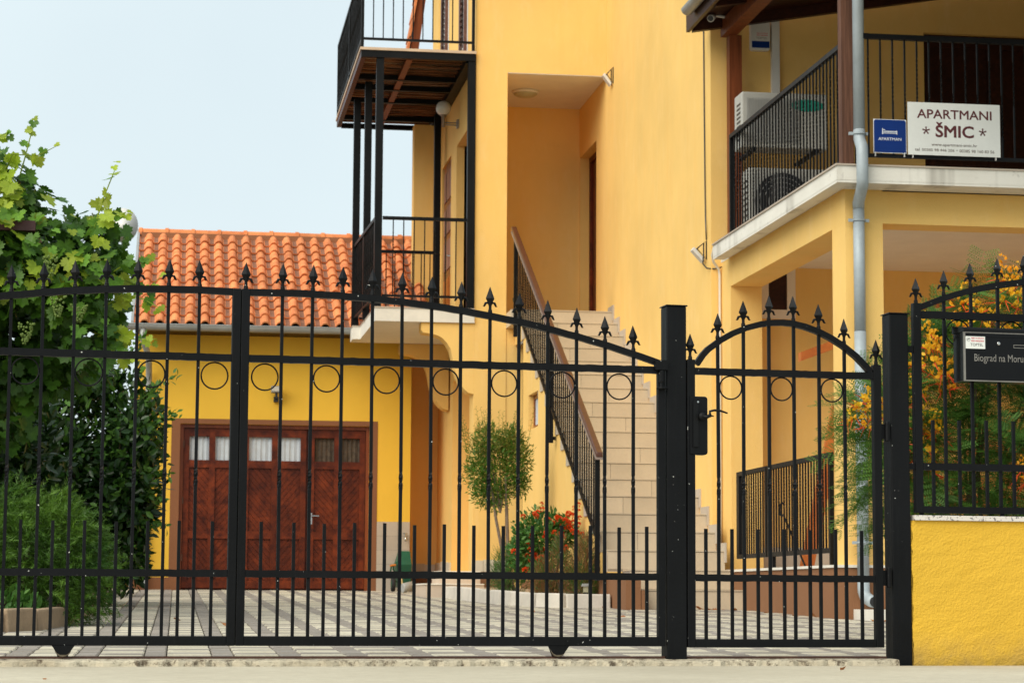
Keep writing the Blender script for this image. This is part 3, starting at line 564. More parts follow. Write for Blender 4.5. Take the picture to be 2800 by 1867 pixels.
H.part('shade_boards', Mesh().prism([(4.98, 4.95), (9.6, 4.95), (9.6, szs(9.6) - .002), (4.98, szs(4.98) - .002)], 'y', 15.62, 15.66), 'dark_wood')  # added out of view at the front to cut skylight on the balcony
H.part('fascia', Mesh().box(4.94, 4.9755, 16.7, 21.98, 5.915, 6.11), 'dark_wood')
for k in range(6): ya = 16.95 + .98 * k; H.part('rafter', Mesh().prism([(4.985, szs(4.985) - .105), (9.4, szs(9.4) - .105), (9.4, szs(9.4) - .002), (4.985, szs(4.985) - .002)], 'y', ya, ya + .075), 'dark_wood')
# stair side wall with cellar door and little window
G0, RI, TR_, SY, NS = .19, .1875, .356, 20.8, 19
stz = lambda k: G0 + RI * k; sty = lambda k: SY + TR_ * (k - 1)
def under(ya, yb, z0):
    pts = [(ya, z0)]; lv = lambda y: max(0, min(NS, math.floor((y - SY) / TR_ + 1e-6) + 1))
    y = ya; k = lv(ya + 1e-4); pts.append((ya, stz(k) - .02))
    while sty(k + 1) < yb and k < NS:
        pts += [(sty(k + 1) + .012, stz(k) - .02), (sty(k + 1) + .012, stz(k + 1) - .02)]; k += 1
    pts += [(yb, stz(k) - .02), (yb, z0)]; return pts
W = Mesh(); W.prism(under(21.5, 25.80, .1), 'x', 4.06, 4.2); W.prism([(25.80, .1), (25.80, 2.24), (26.52, 2.24), (26.52, .1)], 'x', 4.06, 4.2); W.prism(under(25.80, 26.52, 2.65), 'x', 4.06, 4.2); W.prism(under(26.52, 26.96, .1), 'x', 4.06, 4.2); W.prism(under(26.96, 27.649, 3.36), 'x', 4.06, 4.2)
H.part('stair_wall', W, HP)
f = H.part('cellar_window', Mesh().wall('x', 4.12, 4.16, 25.801, 26.519, 2.241, 2.649, [(25.86, 26.46, 2.29, 2.60)]), 'frame_wood'); H.part('pane', Mesh().box(4.135, 4.14, 25.8605, 26.4595, 2.2905, 2.5995), 'curtain', f)
H.part('cellar_door', Mesh().box(4.16, 4.19, 26.961, 27.648, .2, 3.359), 'dark_wood')
H.part('painted_plinth', Mesh().box(4.045, 4.0595, 21.5, 26.95, .1, .50), 'brown_plinth')

# ------------------------------------------------------------------ staircase
T = Thing('staircase', 'straight flight of beige tiled steps climbing the house wall', 'stairs', (4.65, 24, .25))
for k in range(1, NS + 1):
    x0 = 4.205 if k <= 2 else 4.062; z1, y0 = stz(k), sty(k); zb = z1 - RI
    b = T.part('step', Mesh().box(x0 + .004, 5.1985, y0 + .004, y0 + .44, max(zb - .05, .0), z1 - .014), 'grout')
    T.part('tread_tile', Mesh().box(x0, 5.1985, y0 - .010, y0 + TR_ - .002, z1 - .013, z1), 'stair_tile', b)
    cut = x0 + (5.1985 - x0) * (.62 if k % 2 else .34); cut += random.uniform(-.05, .05)
    for xa, xb in ((x0 + .001, cut - .002), (cut + .002, 5.1985)): T.part('riser_tile', Mesh().box(xa, xb, y0 - .004, y0 + .0035, zb + .004, z1 - .018), 'stair_tile', b)
    if k > 2:
        T.part('side_tile', Mesh().box(4.046, 4.0595, y0 + .004, y0 + .17, zb - .02, z1 - .022), 'skirt_tile', b)
        T.part('skirting_tile', Mesh().prism([(y0 - .075, zb + .075), (y0 - .075, z1 + .075), (y0 + .278, z1 + .075), (y0 + .278, z1 + .001), (y0 - .012, z1 + .001), (y0 - .012, zb + .075)], 'x', 5.186, 5.1992), 'skirt_tile', b)
T.part('end_block', Mesh().box(4.06, 4.2, 20.62, 21.499, .05, .50), 'brown_plinth'); T.part('end_block', Mesh().box(4.205, 4.26, 20.6, 20.79, .05, .37), 'brown_plinth')
# stair railing
def baluster(h, t0, t1, turns, r=.0065):
    n = int(turns * 6); kn = [(h * t0 + h * (t1 - t0) * i / n, 360 * turns * i / n) for i in range(n + 1)]
    return Mesh().bar(0, 0, 0, h, r, kn).data('baluster', mats=('black_steel',))
T = Thing('stair_railing', 'black stair railing with brown handrail running up beside the beige steps', 'railing', (4.0, 24.5, 1.5))
ra, rb = Vector((4.0, 21.645, 1.671)), Vector((4.0, 27.39, 4.77)); sl_ = (rb.z - ra.z) / (rb.y - ra.y)
def slanted(y0, y1, zoff, hw, hh): return Mesh().rings([[(4.0 - hw, y, ra.z + (y - ra.y) * sl_ + zoff - hh), (4.0 + hw, y, ra.z + (y - ra.y) * sl_ + zoff - hh), (4.0 + hw, y, ra.z + (y - ra.y) * sl_ + zoff + hh), (4.0 - hw, y, ra.z + (y - ra.y) * sl_ + zoff + hh)] for y in (y0, y1)])
hr = T.part('handrail', slanted(21.62, 27.39, 0, .034, .024), 'handrail_brown'); bevel(hr, .012, 3)
T.part('handrail_edge', slanted(21.615, 27.36, -.034, .040, .009), 'handrail_edge', hr)
T.part('lower_rail', slanted(21.70, 27.36, -.86, .014, .018), 'black_steel')
B1_, B2_ = baluster(.80, .25, .55, 2), baluster(.80, .5, .8, 2)
nb = 44
for i in range(nb):
    y = 21.80 + (27.3 - 21.80) * i / (nb - 1); T.inst('baluster', (B1_, B2_)[i % 2], (4.0, y, ra.z + (y - ra.y) * sl_ - .85))
for y in (21.72, 24.5, 27.2): T.part('post', Mesh().box(3.975, 4.02, y - .022, y + .022, ra.z + (y - ra.y) * sl_ - 1.25, ra.z + (y - ra.y) * sl_ - .035).box(3.978, 4.05, y - .012, y + .012, ra.z + (y - ra.y) * sl_ - 1.22, ra.z + (y - ra.y) * sl_ - 1.18), 'black_steel')

# ------------------------------------------------------------------ steel balcony on posts (left)
T = Thing('steel_balcony', 'black steel upper balcony on slim posts with reed underside', 'balcony', (2.8, 29.5, 3.8))
for x, y, z0 in ((2.365, 27.665, 3.80), (2.335, 29.0, 3.80), (2.272, 30.02, 3.80), (3.50, 27.66, 3.80), (3.44, 30.85, 3.80)): T.part('post', Mesh().box(x - .045, x + .045, y - .045, y + .045, z0, 6.8795), 'black_steel')
T.part('front_beam', Mesh().box(2.126, 3.545, 27.60, 27.66, 6.88, 6.966), 'black_steel')
T.part('side_beam', Mesh().box(2.126, 2.186, 27.661, 31.94, 6.88, 6.966), 'maroon_steel'); T.part('wall_beam', Mesh().box(3.43, 3.548, 27.661, 31.94, 6.86, 6.966), 'black_steel')
for y in (28.78, 29.38, 30.15, 31.3, 31.88): T.part('cross_beam', Mesh().box(2.187, 3.429, y - .03, y + .03, 6.862, 6.93), 'black_steel')
nr = 60
for i in range(nr):
    y = 27.70 + (31.9 - 27.70) * (i + .5) / nr + random.uniform(-.012, .012); z = 6.935 + random.uniform(-.016, .012)
    if min(abs(y - q) for q in (28.78, 29.38, 30.15, 31.3, 31.88)) < .05: continue
    sk = random.uniform(-.03, .03); wv = random.uniform(.018, .032); T.part('reed_slat', Mesh().rings([[(x, y + sk * f_ - wv, z), (x, y + sk * f_ + wv, z + .006), (x, y + sk * f_ + wv, z + .018), (x, y + sk * f_ - wv, z + .012)] for x, f_ in ((2.19, -1), (2.8, random.uniform(-.4, .4)), (3.428, 1))]), 'reed')
T.part('batten', Mesh().box(2.69, 2.765, 27.662, 31.85, 6.872, 6.915), 'post_wood')
T.part('deck', Mesh().box(2.112, 3.55, 27.585, 31.95, 6.9665, 7.0), 'deck_edge')
def railing(T, p0, p1, z0, z1, pitch, hb=.014, ht=.020, wid=.02, skip=None, mt='black_steel', pads=0., zlow=None):
    p0, p1 = Vector((*p0, 0)), Vector((*p1, 0)); d = (p1 - p0); L = d.length; d.normalize(); s_ = Vector((-d.y, d.x, 0)) * wid
    def rail(za, zb, w=1.): 
        q = Mesh(); q.rings([[c - s_ * w + Vector((0, 0, za)), c + s_ * w + Vector((0, 0, za)), c + s_ * w + Vector((0, 0, zb)), c - s_ * w + Vector((0, 0, zb))] for c in (p0, p1)]); return q
    T.part('top_rail', rail(z1 - 2 * ht, z1), mt); T.part('bottom_rail', rail(z0, z0 + 2 * hb, .7), mt)
    h = z1 - 2 * ht - z0 - 2 * hb; A, Bm = baluster(h, .18, .55, 2.5), baluster(h, .45, .85, 2.5); n = max(1, round(L / pitch))
    for i in range(1, n):
        c = p0 + d * (L * i / n); T.inst('baluster', (A, Bm)[i % 2], (c.x, c.y, z0 + 2 * hb))
railing(T, (2.15, 27.63), (3.50, 27.63), 7.10, 8.05, .12); railing(T, (2.14, 27.70), (2.14, 31.9), 7.10, 8.05, .11)
for x, y in ((2.14, 27.63), (2.14, 29.7), (2.14, 31.9), (3.515, 27.63)): T.part('rail_post', Mesh().box(x - .018, x + .018, y - .018, y + .018, 7.0005, 8.05), 'black_steel')
T2 = Thing('balcony_railing', 'low black railing around the pale left balcony slab', 'railing', (2.7, 28.5, 3.80))
railing(T2, (2.42, 27.65), (3.452, 27.65), 3.925, 4.915, .125); railing(T2, (2.345, 27.72), (2.268, 29.97), 3.925, 4.915, .10); railing(T2, (2.33, 30.03), (3.38, 30.03), 3.925, 4.86, .12)
T3 = Thing('balcony_railing', 'black twisted-bar railing of the roofed balcony behind the signs', 'railing', (6, 18, 3.736))
railing(T3, (5.322, 17.49), (8.98, 17.49), 3.812, 4.817, .1018, wid=.022); railing(T3, (5.31, 17.66), (5.31, 21.60), 3.822, 4.817, .105, wid=.022)
T3.part('end_post', Mesh().box(5.29, 5.33, 21.601, 21.64, 3.7365, 4.817), 'black_steel'); T3.part('end_post', Mesh().box(5.32, 5.345, 17.50, 17.53, 3.7365, 4.77), 'black_steel')
# folding iron gate on the terrace
T = Thing('terrace_gate', 'small black barred gate on the terrace edge behind the walk-in gate', 'gate', (5.28, 19.7, .57))
for ya, yb in ((18.14, 20.16), (20.20, 21.30)):
    for nm, y0, y1, z0, z1 in (('frame_rail', ya, yb, 1.45, 1.49), ('frame_rail', ya, yb, .672, .712), ('frame_stile', ya, ya + .035, .7125, 1.4495), ('frame_stile', yb - .035 - (.06 if yb > 21 else 0), yb, .7125, 1.4495)): T.part(nm, Mesh().box(5.262, 5.298, y0, y1, z0, z1), 'black_steel')
    A, Bm = baluster(.7375, .1, .4, 2.5), baluster(.7375, .5, .9, 2.5); n = round((yb - ya) / .088)
    for i in range(1, n): T.inst('baluster', (A, Bm)[i % 2], (5.28, ya + (yb - ya) * i / n, .712))
T.part('leg', Mesh().box(5.265, 5.295, 19.98, 20.02, .5705, .6715), 'black_steel'); T.part('leg', Mesh().box(5.265, 5.295, 18.15, 18.18, .5705, .6715), 'black_steel')
T = Thing('iron_rod', 'thin black iron rod with curled head leaning behind the terrace gate', 'rod', (5.42, 19.6, .57))
c = Vector((5.44, 20.3, 1.08)); T.part('shaft', Mesh().tube([(5.42, 19.45, .571), (5.436, 20.22, 1.04)], .009, 6), 'black_steel'); T.part('curl', Mesh().tube([(5.436, 20.22, 1.04)] + [(5.44, 20.30 + .085 * math.cos(a), 1.105 + .06 * math.sin(a)) for a in np.linspace(-2.2, 2.6, 14)], .008, 6), 'black_steel')
H.part('stair_wall', Mesh().box(3.9505, 4.21, 27.66, 27.95, -.1, 3.57), HP)

# ================================================================== GARAGE
YG_ = 30.6
T = Thing('garage', 'low yellow garage with orange clay tile roof and wooden doors', 'garage', (1.2, 32, .37))
T.part('front_wall', Mesh().wall('y', YG_, YG_ + .25, -.56, 3.09, -.1, 3.80, [(.03, 2.54, -.1, 2.56)]), 'garage_plaster')
T.part('side_wall', Mesh().prism([(YG_ + .2505, -.1), (35.9, -.1), (35.9, 3.75), (33.2, 5.35), (YG_ + .2505, 3.85)], 'x', -.56, -.31), 'garage_plaster')
T.part('side_wall', Mesh().prism([(YG_ + .2505, -.1), (35.9, -.1), (35.9, 3.75), (33.2, 5.35), (YG_ + .2505, 3.85)], 'x', 2.84, 3.09), 'garage_plaster')
T.part('back_wall', Mesh().box(-.3095, 2.8395, 35.65, 35.9, -.1, 3.75), 'garage_plaster')
T.part('painted_band', Mesh().wall('y', YG_ - .006, YG_ - .0005, -.085, 2.645, .3, 2.625, [(.03, 2.54, .3, 2.56)]), 'terracotta_paint')
T.part('painted_plinth', Mesh().box(-.565, -.0855, YG_ - .008, YG_ - .0005, .3, .535), 'terracotta_paint')
# doors: three leaf pairs with herringbone boards, panes on top
dr = T.part('door', Mesh().box(.03, 2.54, YG_ + .16, YG_ + .20, .34, 2.56), 'door_wood', label='reddish brown garage doors with herringbone boards and six small panes')
fr = Mesh(); y0, y1 = YG_ + .10, YG_ + .158
def fb(x0, x1, z0, z1, d=0.): T.part('door_frame', Mesh().box(x0, x1, y0 + d, y1, z0, z1), 'frame_wood' if d < 0 else 'door_wood', dr)
fb(.031, .075, .36, 2.558, -.03); fb(2.495, 2.539, .36, 2.558, -.03); fb(.0755, 2.4945, 2.51, 2.558, -.03)
leaves = [(.08, .83), (.865, 1.70), (1.735, 2.49)]
PL = []
for a, b in leaves:
    c = (a + b) / 2
    for x0, x1 in ((a, a + .075), (c - .04, c + .04), (b - .075, b)): fb(x0, x1, .40, 2.505)
    for z0, z1 in ((.40, .50), (1.05, 1.15), (1.985, 2.085), (2.40, 2.505)):
        for x0, x1 in ((a + .0755, c - .0405), (c + .0405, b - .0755)): fb(x0, x1, z0, z1, .002)
    for s_, (x0, x1) in enumerate(((a + .0755, c - .0405), (c + .0405, b - .0755))):
        PL.append((x0, x1, .5005, 1.0495, s_)); PL.append((x0, x1, 1.1505, 1.9845, s_))
        dark = a > 1.7
        cur = Mesh(); nn = 14; cur.add([(x0 + (x1 - x0) * i / nn, YG_ + .15 + .006 * math.sin(i * 1.9 + a * 5), z) for i in range(nn + 1) for z in (2.086, 2.399)], [(2 * i, 2 * i + 2, 2 * i + 3, 2 * i + 1) for i in range(nn)])
        pn = T.part('pane', cur, 'curtain_dark' if dark else 'curtain', dr)
def clip(poly, x0, x1, z0, z1):
    for ax, lim, sg in ((0, x0, 1), (0, x1, -1), (1, z0, 1), (1, z1, -1)):
        out = []
        for i, p in enumerate(poly):
            q = poly[(i + 1) % len(poly)]; a, b = (p[ax] - lim) * sg, (q[ax] - lim) * sg
            if a >= 0: out.append(p)
            if a * b < 0: t = a / (a - b); out.append((p[0] + (q[0] - p[0]) * t, p[1] + (q[1] - p[1]) * t))
        poly = out
        if len(poly) < 3: return None
    return poly
for x0, x1, z0, z1, s_ in PL:
    sg = -1 if s_ == 0 else 1; pitch = .088; g = .003; k = -12
    while k < 26:
        za = z0 + k * pitch; k += 1; sl2 = sg * 1.15
        poly = clip([(x0 - .01, za + g - sl2 * .01), (x1 + .01, za + g + sl2 * (x1 - x0 + .01)), (x1 + .01, za + pitch - g + sl2 * (x1 - x0 + .01)), (x0 - .01, za + pitch - g - sl2 * .01)], x0, x1, z0, z1)
        if poly and max(p[1] for p in poly) - min(p[1] for p in poly) > .02: T.part('plank', Mesh().prism(poly, 'y', YG_ + .128 + random.uniform(0, .006), YG_ + .159), 'door_wood', dr)
T.part('handle', Mesh().tube([(1.775, YG_ + .10, 1.36), (1.775, YG_ + .05, 1.36), (1.88, YG_ + .045, 1.36)], .010, 6).box(1.76, 1.79, YG_ + .092, YG_ + .0995, 1.25, 1.40), 'chrome', dr)
for z in (.75, 1.5, 2.25): T.part('hinge', Mesh().box(.072, .09, YG_ + .062, YG_ + .069, z, z + .09), 'rust_steel', dr)
# tiled splash area right of the doors
gb = T.part('tile_cladding', Mesh().box(2.646, 3.088, YG_ - .004, YG_ - .0004, .3, 1.29), 'grout')
for i, (xa, xb) in enumerate(((2.647, 2.739), (2.743, 2.925), (2.929, 3.087))):
    for k in range(5): z = 1.288 - .187 * k; T.part('wall_tile', Mesh().box(xa, xb, YG_ - .012, YG_ - .0045, max(.3, z - .184), z), 'wall_tile', gb)
# roof
sy = lambda y: 3.835 + (y - 30.2) * (5.50 - 3.835) / 3.0
roof = T.part('roof', Mesh().prism([(30.22, sy(30.2) - .05), (33.2, 5.45), (36.2, sy(30.2) - .05), (36.2, sy(30.2) - .09), (33.2, 5.40), (30.22, sy(30.2) - .09)], 'x', -.53, 3.2), 'dark_wood')
ang = math.atan((5.50 - 3.835) / 3.0); SLEN = math.hypot(3.0, 5.5 - 3.835)
def roof_tile(k):
    rr = random.Random(k); p = Mesh(); L = .365; W_ = .1955
    prof = [(0, .012), (.012, .006), (.040, .003), (.070, .005), (.082, .016), (.096, .040), (.116, .055), (.142, .060), (.166, .052), (.184, .032), (.1955, .010)]
    n = len(prof); top = [(x, y, z + (.034 if y == 0 else 0)) for y in (0, L) for x, z in prof]; bot = [(x, y, z + (.034 if y == 0 else 0) - .020) for y in (0, L) for x, z in prof]
    p.add(top + bot, [(i, i + 1, n + i + 1, n + i) for i in range(n - 1)] + [(2 * n + i, 3 * n + i, 3 * n + i + 1, 2 * n + i + 1) for i in range(n - 1)] + [(i, 2 * n + i, 2 * n + i + 1, i + 1) for i in range(n - 1)])
    p.mi = [1 if (i % 10) in (1, 2) and i < 10 else 0 for i in range(len(p.f))]
    return p.data('roof_tile', mats=('roof_clay', 'roof_clay_dirty'))
RT = roof_tile(1); rows, cols = 11, 20; stp = (SLEN - .12) / rows
for r_ in range(rows):
    for c_ in range(cols):
        s0 = -.03 + stp * r_; y = 30.2 + s0 * math.cos(ang); z = 3.835 + s0 * math.sin(ang)
        T.inst('roof_tile', RT, (-.60 + .1965 * c_ + random.uniform(-.003, .003), y + random.uniform(-.006, .006), z - .02 + random.uniform(-.002, .003)), roof, (ang + random.uniform(-.006, .006), random.uniform(-.01, .01), random.uniform(-.008, .008)))
RD = Mesh(); RD.rings([[(x, .105 * q * math.cos(a), .085 * q * math.sin(a)) for a in np.linspace(-.25, math.pi + .25, 9)] for x, q in ((0, 1.16), (.05, 1.16), (.055, 1.0), (.43, .96))]); RDm = RD.data('ridge_tile', mats=('roof_clay',))
for k in range(11): T.inst('ridge_tile', RDm, (-.62 + .375 * k, 33.2, 5.475 + random.uniform(-.004, .004)), roof)
T.part('ridge_mortar', Mesh().prism([(33.02, 5.36), (33.06, 5.485), (33.34, 5.485), (33.38, 5.36)], 'x', -.58, 3.2), 'terracotta_paint', roof)
T.part('verge_trim', Mesh().prism([(30.2, sy(30.2) - .10), (30.2, sy(30.2) + .03), (33.2, 5.55), (33.2, 5.40)], 'x', -.64, -.605), 'zinc_old', roof)
g = Mesh(); pr = [(30.06 + .062 * math.cos(a) + .0, 3.80 + .075 * math.sin(a)) for a in np.linspace(math.pi, 2 * math.pi, 9)]; pr2 = [(30.06 + .057 * math.cos(a), 3.80 + .070 * math.sin(a)) for a in np.linspace(2 * math.pi, math.pi, 9)]
g.prism(pr + pr2, 'x', -.69, 3.0); gut = T.part('gutter', g, 'zinc_old', smooth=False); T.part('gutter_lip', Mesh().tube([(-.69, 29.998, 3.803), (3.0, 29.998, 3.803)], .008, 6), 'zinc_old', gut)
T.part('soffit', Mesh().box(-.55, 3.09, 30.13, 30.5995, 3.735, 3.76), 'dark_wood', roof)
T.part('downpipe', Mesh().tube([(-.48, 30.06, 3.74), (-.48, 30.06, 3.62), (-.40, 30.30, 3.40), (-.396, 30.5, 3.22), (-.396, 30.53, 3.08), (-.396, 30.53, .58), (-.396, 30.50, .47), (-.396, 30.40, .42)], .042, 10), 'zinc_old', smooth=True)
for z in (2.75, 1.2): T.part('pipe_clamp', Mesh().ring((-.396, 30.53, z), .046, .007, 16, 5, 'z'), 'zinc_old')
T = Thing('floodlight', 'small grey floodlight on the garage wall above the doors', 'lamp', (1.28, 30.55, 2.9))
T.part('housing', Mesh().prism([(30.42, 2.98), (30.40, 3.06), (30.50, 3.07), (30.52, 2.97)], 'x', 1.21, 1.35), 'grey_plastic'); T.part('glass', Mesh().prism([(30.412, 2.992), (30.396, 3.052), (30.3935, 3.052), (30.4095, 2.992)], 'x', 1.22, 1.34), 'lamp_glass'); T.part('bracket', Mesh().box(1.25, 1.31, 30.53, 30.599, 2.86, 2.93).box(1.265, 1.295, 30.46, 30.5295, 2.90, 2.99), 'black_plastic')
T = Thing('tap', 'chrome water tap on the beige tiles by the house corner', 'tap', (3.02, 30.56, 1.09))
T.part('body', Mesh().tube([(3.02, 30.588, 1.09), (3.02, 30.49, 1.09), (3.02, 30.46, 1.07), (3.02, 30.455, 1.03)], .014, 8), 'chrome', smooth=True); T.part('wheel', Mesh().ring((3.02, 30.53, 1.135), .028, .007, 14, 5, 'z').tube([(3.02, 30.53, 1.09), (3.02, 30.53, 1.135)], .008, 6), 'chrome')
T = Thing('wheelbarrow', 'green wheelbarrow stood on end against the tiled garage wall', 'wheelbarrow', (2.92, 30.25, .37))
T.part('tray', Mesh().rings([[(2.88, 30.42, .42), (3.08, 30.42, .42), (3.08, 30.28, .45), (2.90, 30.28, .45)], [(2.86, 30.45, .70), (3.08, 30.45, .70), (3.08, 30.22, .72), (2.88, 30.22, .72)], [(2.92, 30.50, .88), (3.07, 30.50, .88), (3.07, 30.36, .90), (2.93, 30.36, .90)]]), 'green_plastic')
T.part('frame', Mesh().tube([(2.93, 30.30, .48), (2.84, 30.25, .52), (2.80, 30.22, .62), (2.81, 30.20, .69), (2.86, 30.22, .72)], .012, 6).tube([(2.88, 30.30, .60), (2.84, 30.28, .66), (2.85, 30.26, .72), (2.93, 30.28, .78)], .011, 6).tube([(2.84, 30.25, .41), (2.86, 30.28, .60)], .01, 6), 'green_plastic'); T.part('grip', Mesh().tube([(2.795, 30.20, .70), (2.87, 30.21, .715)], .015, 8), 'orange_grip')
wh = T.part('wheel', Mesh().lathe([(.05, -.022), (.088, -.026), (.098, -.012), (.098, .012), (.088, .026), (.05, .022)], (2.835, 30.18, .46), 18, 'x'), 'rubber', smooth=True); T.part('hub', Mesh().lathe([(.012, -.03), (.05, -.024), (.05, .024), (.012, .03)], (2.835, 30.18, .46), 14, 'x'), 'green_plastic', wh)
T = Thing('bucket', 'pale grey bucket lying on its side by the house corner', 'bucket', (2.9, 29.3, .34))
T.part('shell', Mesh().rings([[Vector((2.865, 29.25, .405)) + Vector((.86, .35, .22)).normalized() * h + (Vector((0, 0, 1)) * math.sin(a) + Vector((-.35, .86, 0)) * math.cos(a)) * r_ for a in np.linspace(0, 2 * math.pi, 17)[:-1]] for r_, h in ((.040, .004), (.058, .0), (.063, .012), (.060, .16), (.03, .165))]), 'grey_plastic', smooth=True); T.part('broom_handle', Mesh().tube([(2.88, 29.35, .42), (2.86, 29.4, .58)], .011, 6), 'straw')
T = Thing('entry_step', 'two low beige tiled steps at the left house corner', 'steps', (3.2, 26.8, .3))
for x0, x1, y0, y1, z0, z1 in ((2.83, 3.50, 26.15, 27.60, .1, .452), (3.06, 3.535, 26.75, 27.61, .4525, .60)):
    b = T.part('step', Mesh().box(x0, x1, y0, y1, z0, z1 - .016), 'step_tile'); T.part('tread_tile', Mesh().box(x0 - .012, x1, y0 - .012, y1, z1 - .0155, z1), 'ceiling_white', b)

# ================================================================== FITTINGS ON THE HOUSE
def wall_lamp_tri(y, z0, z1, xt, label):
    T = Thing('bracket_light', label, 'lamp', (5.19, y, (z0 + z1) / 2)); zm = (z0 + z1) / 2
    for yy in (y, y + .55 * 0 + .12): T.part('bracket', Mesh().tube([(5.194, yy, z1), (xt, yy, zm + .01), (5.194, yy, z0)], .009, 6, True), 'black_plastic')
    T.part('lamp_head', Mesh().prism([(xt - .045, zm - .0), (xt - .025, zm + .03), (5.175, z0 + .01), (5.165, z0 - .025)], 'y', y + .01, y + .115), 'white_plastic')
wall_lamp_tri(27.2, 6.575, 6.775, 5.115, 'white light on black triangular bracket high in the wall corner'); wall_lamp_tri(22.22, 3.668, 3.855, 5.10, 'white light on black triangular bracket below the hanging cable')
T = Thing('globe_lamp', 'white globe wall lamp under the reed balcony', 'lamp', (3.36, 29.4, 6.45))
T.part('globe', Mesh().lathe([(.1 * math.cos(a), .1 * math.sin(a)) for a in np.linspace(-1.5, 1.56, 12)], (3.352, 29.4, 6.66), 18), 'lamp_glass', smooth=True); T.part('stem', Mesh().lathe([(.022, -.25), (.024, -.11), (.045, -.095), (.048, -.085)], (3.352, 29.4, 6.66), 10), 'steel_trim', smooth=True)
T.part('arm', Mesh().tube([(3.352, 29.4, 6.47), (3.53, 29.4, 6.47)], .008, 6).tube([(3.352, 29.4, 6.44), (3.53, 29.4, 6.44)], .008, 6), 'steel_trim'); T.part('wall_plate', Mesh().box(3.528, 3.5555, 29.35, 29.45, 6.40, 6.51), 'steel_trim')
T = Thing('ceiling_lamp', 'round frosted lamp on the ceiling of the stair entrance', 'lamp', (4.32, 28.62, 6.75))
T.part('rim', Mesh().lathe([(.10, 0), (.168, -.004), (.172, -.022), (.160, -.036)], (4.32, 28.62, 6.7555), 24), 'white_plastic', smooth=True); T.part('shade', Mesh().lathe([(.156, -.034), (.145, -.052), (.11, -.072), (.06, -.084), (.004, -.088)], (4.32, 28.62, 6.7555), 24), 'lamp_shade', smooth=True)
T = Thing('cable', 'black cable hanging down the house wall to the bracket light', 'cable', (5.19, 22.25, 5), mesh=Mesh().tube([(5.19, 22.29, 6.1), (5.189, 22.27, 5.2), (5.188, 22.24, 4.35), (5.186, 22.22, 4.1), (5.182, 22.18, 3.95), (5.19, 22.2, 3.86)], .007, 6), mats=('black_plastic',))
T = Thing('cable', 'short loop of black cable below the bracket light', 'cable', (5.17, 22.1, 3.6), mesh=Mesh().tube([(5.16, 22.2, 3.72), (5.15, 22.19, 3.62), (5.17, 22.1, 3.56), (5.22, 22.02, 3.545), (5.27, 22.005, 3.55), (5.292, 21.98, 3.56)], .007, 6), mats=('black_plastic',))
T = Thing('conduit', 'pale conduit pipe curving round the balcony slab corner', 'pipe', (5.27, 22, 2), mesh=Mesh().tube([(5.28, 22.005, .6), (5.28, 22.005, 3.48), (5.27, 22.0, 3.54), (5.205, 21.95, 3.60), (5.18, 21.9, 3.66), (5.185, 21.85, 3.73), (5.22, 21.75, 3.752), (5.26, 21.7, 3.755)], .013, 8), mats=('white_slab',), smooth=True)
T = Thing('pipe_cover', 'pale grey cover strip on the balcony wall above the air conditioner', 'pipe cover', (5.857, 22, 5.6), mesh=Mesh().box(5.818, 5.897, 21.97, 22.0285, 5.10, 6.15), mats=('white_plastic',))
T = Thing('security_camera', 'white bullet security camera under the balcony roof corner', 'camera', (5.12, 21.6, 5.97))
ax = Vector((-.35, -.85, -.38)).normalized(); c0 = Vector((5.13, 21.68, 6.0)); e1 = ax.cross(Vector((0, 0, 1))).normalized(); e2 = e1.cross(ax)
def cyl(c, ax, e1, e2, prof, n=14): return Mesh().rings([[c + ax * h + (e1 * math.cos(a) + e2 * math.sin(a)) * r_ for a in np.linspace(0, 2 * math.pi, n + 1)[:-1]] for r_, h in prof])
T.part('barrel', cyl(c0, ax, e1, e2, [(.03, -.09), (.036, -.08), (.038, .06), (.036, .065)]), 'white_plastic', smooth=True); T.part('lens', cyl(c0, ax, e1, e2, [(.028, .064), (.028, .067)]), 'glass_dark'); T.part('mount', Mesh().tube([(5.15, 21.75, 6.03), (5.20, 21.76, 6.04), (5.28, 21.76, 6.03)], .014, 6), 'white_plastic')
T = Thing('alarm_box', 'white alarm box with blue strip on the balcony wall', 'alarm', (5.7, 22, 5.9))
b = T.part('case', Mesh().prism([(5.597, 5.78), (5.615, 5.758), (5.78, 5.757), (5.797, 5.78), (5.797, 6.07), (5.785, 6.083), (5.61, 6.083), (5.597, 6.07)], 'y', 21.955, 22.0285), 'white_plastic'); bevel(b, .008, 2)
T.part('blue_strip', Mesh().box(5.608, 5.788, 21.952, 21.9565, 5.782, 5.85), 'blue_enamel')
lettering(T, b, 'OBJEKT JE OSIGURAN', 5.655, 5.772, 5.925, 5.936, 21.9535, matname='red_ink', bold=.03); lettering(T, b, 'VIDEO NADZOROM', 5.655, 5.772, 5.905, 5.917, 21.9535, matname='red_ink', bold=.03); lettering(T, b, 'TOPTEL', 5.652, 5.765, 5.873, 5.893, 21.9535, matname='grey_ink')
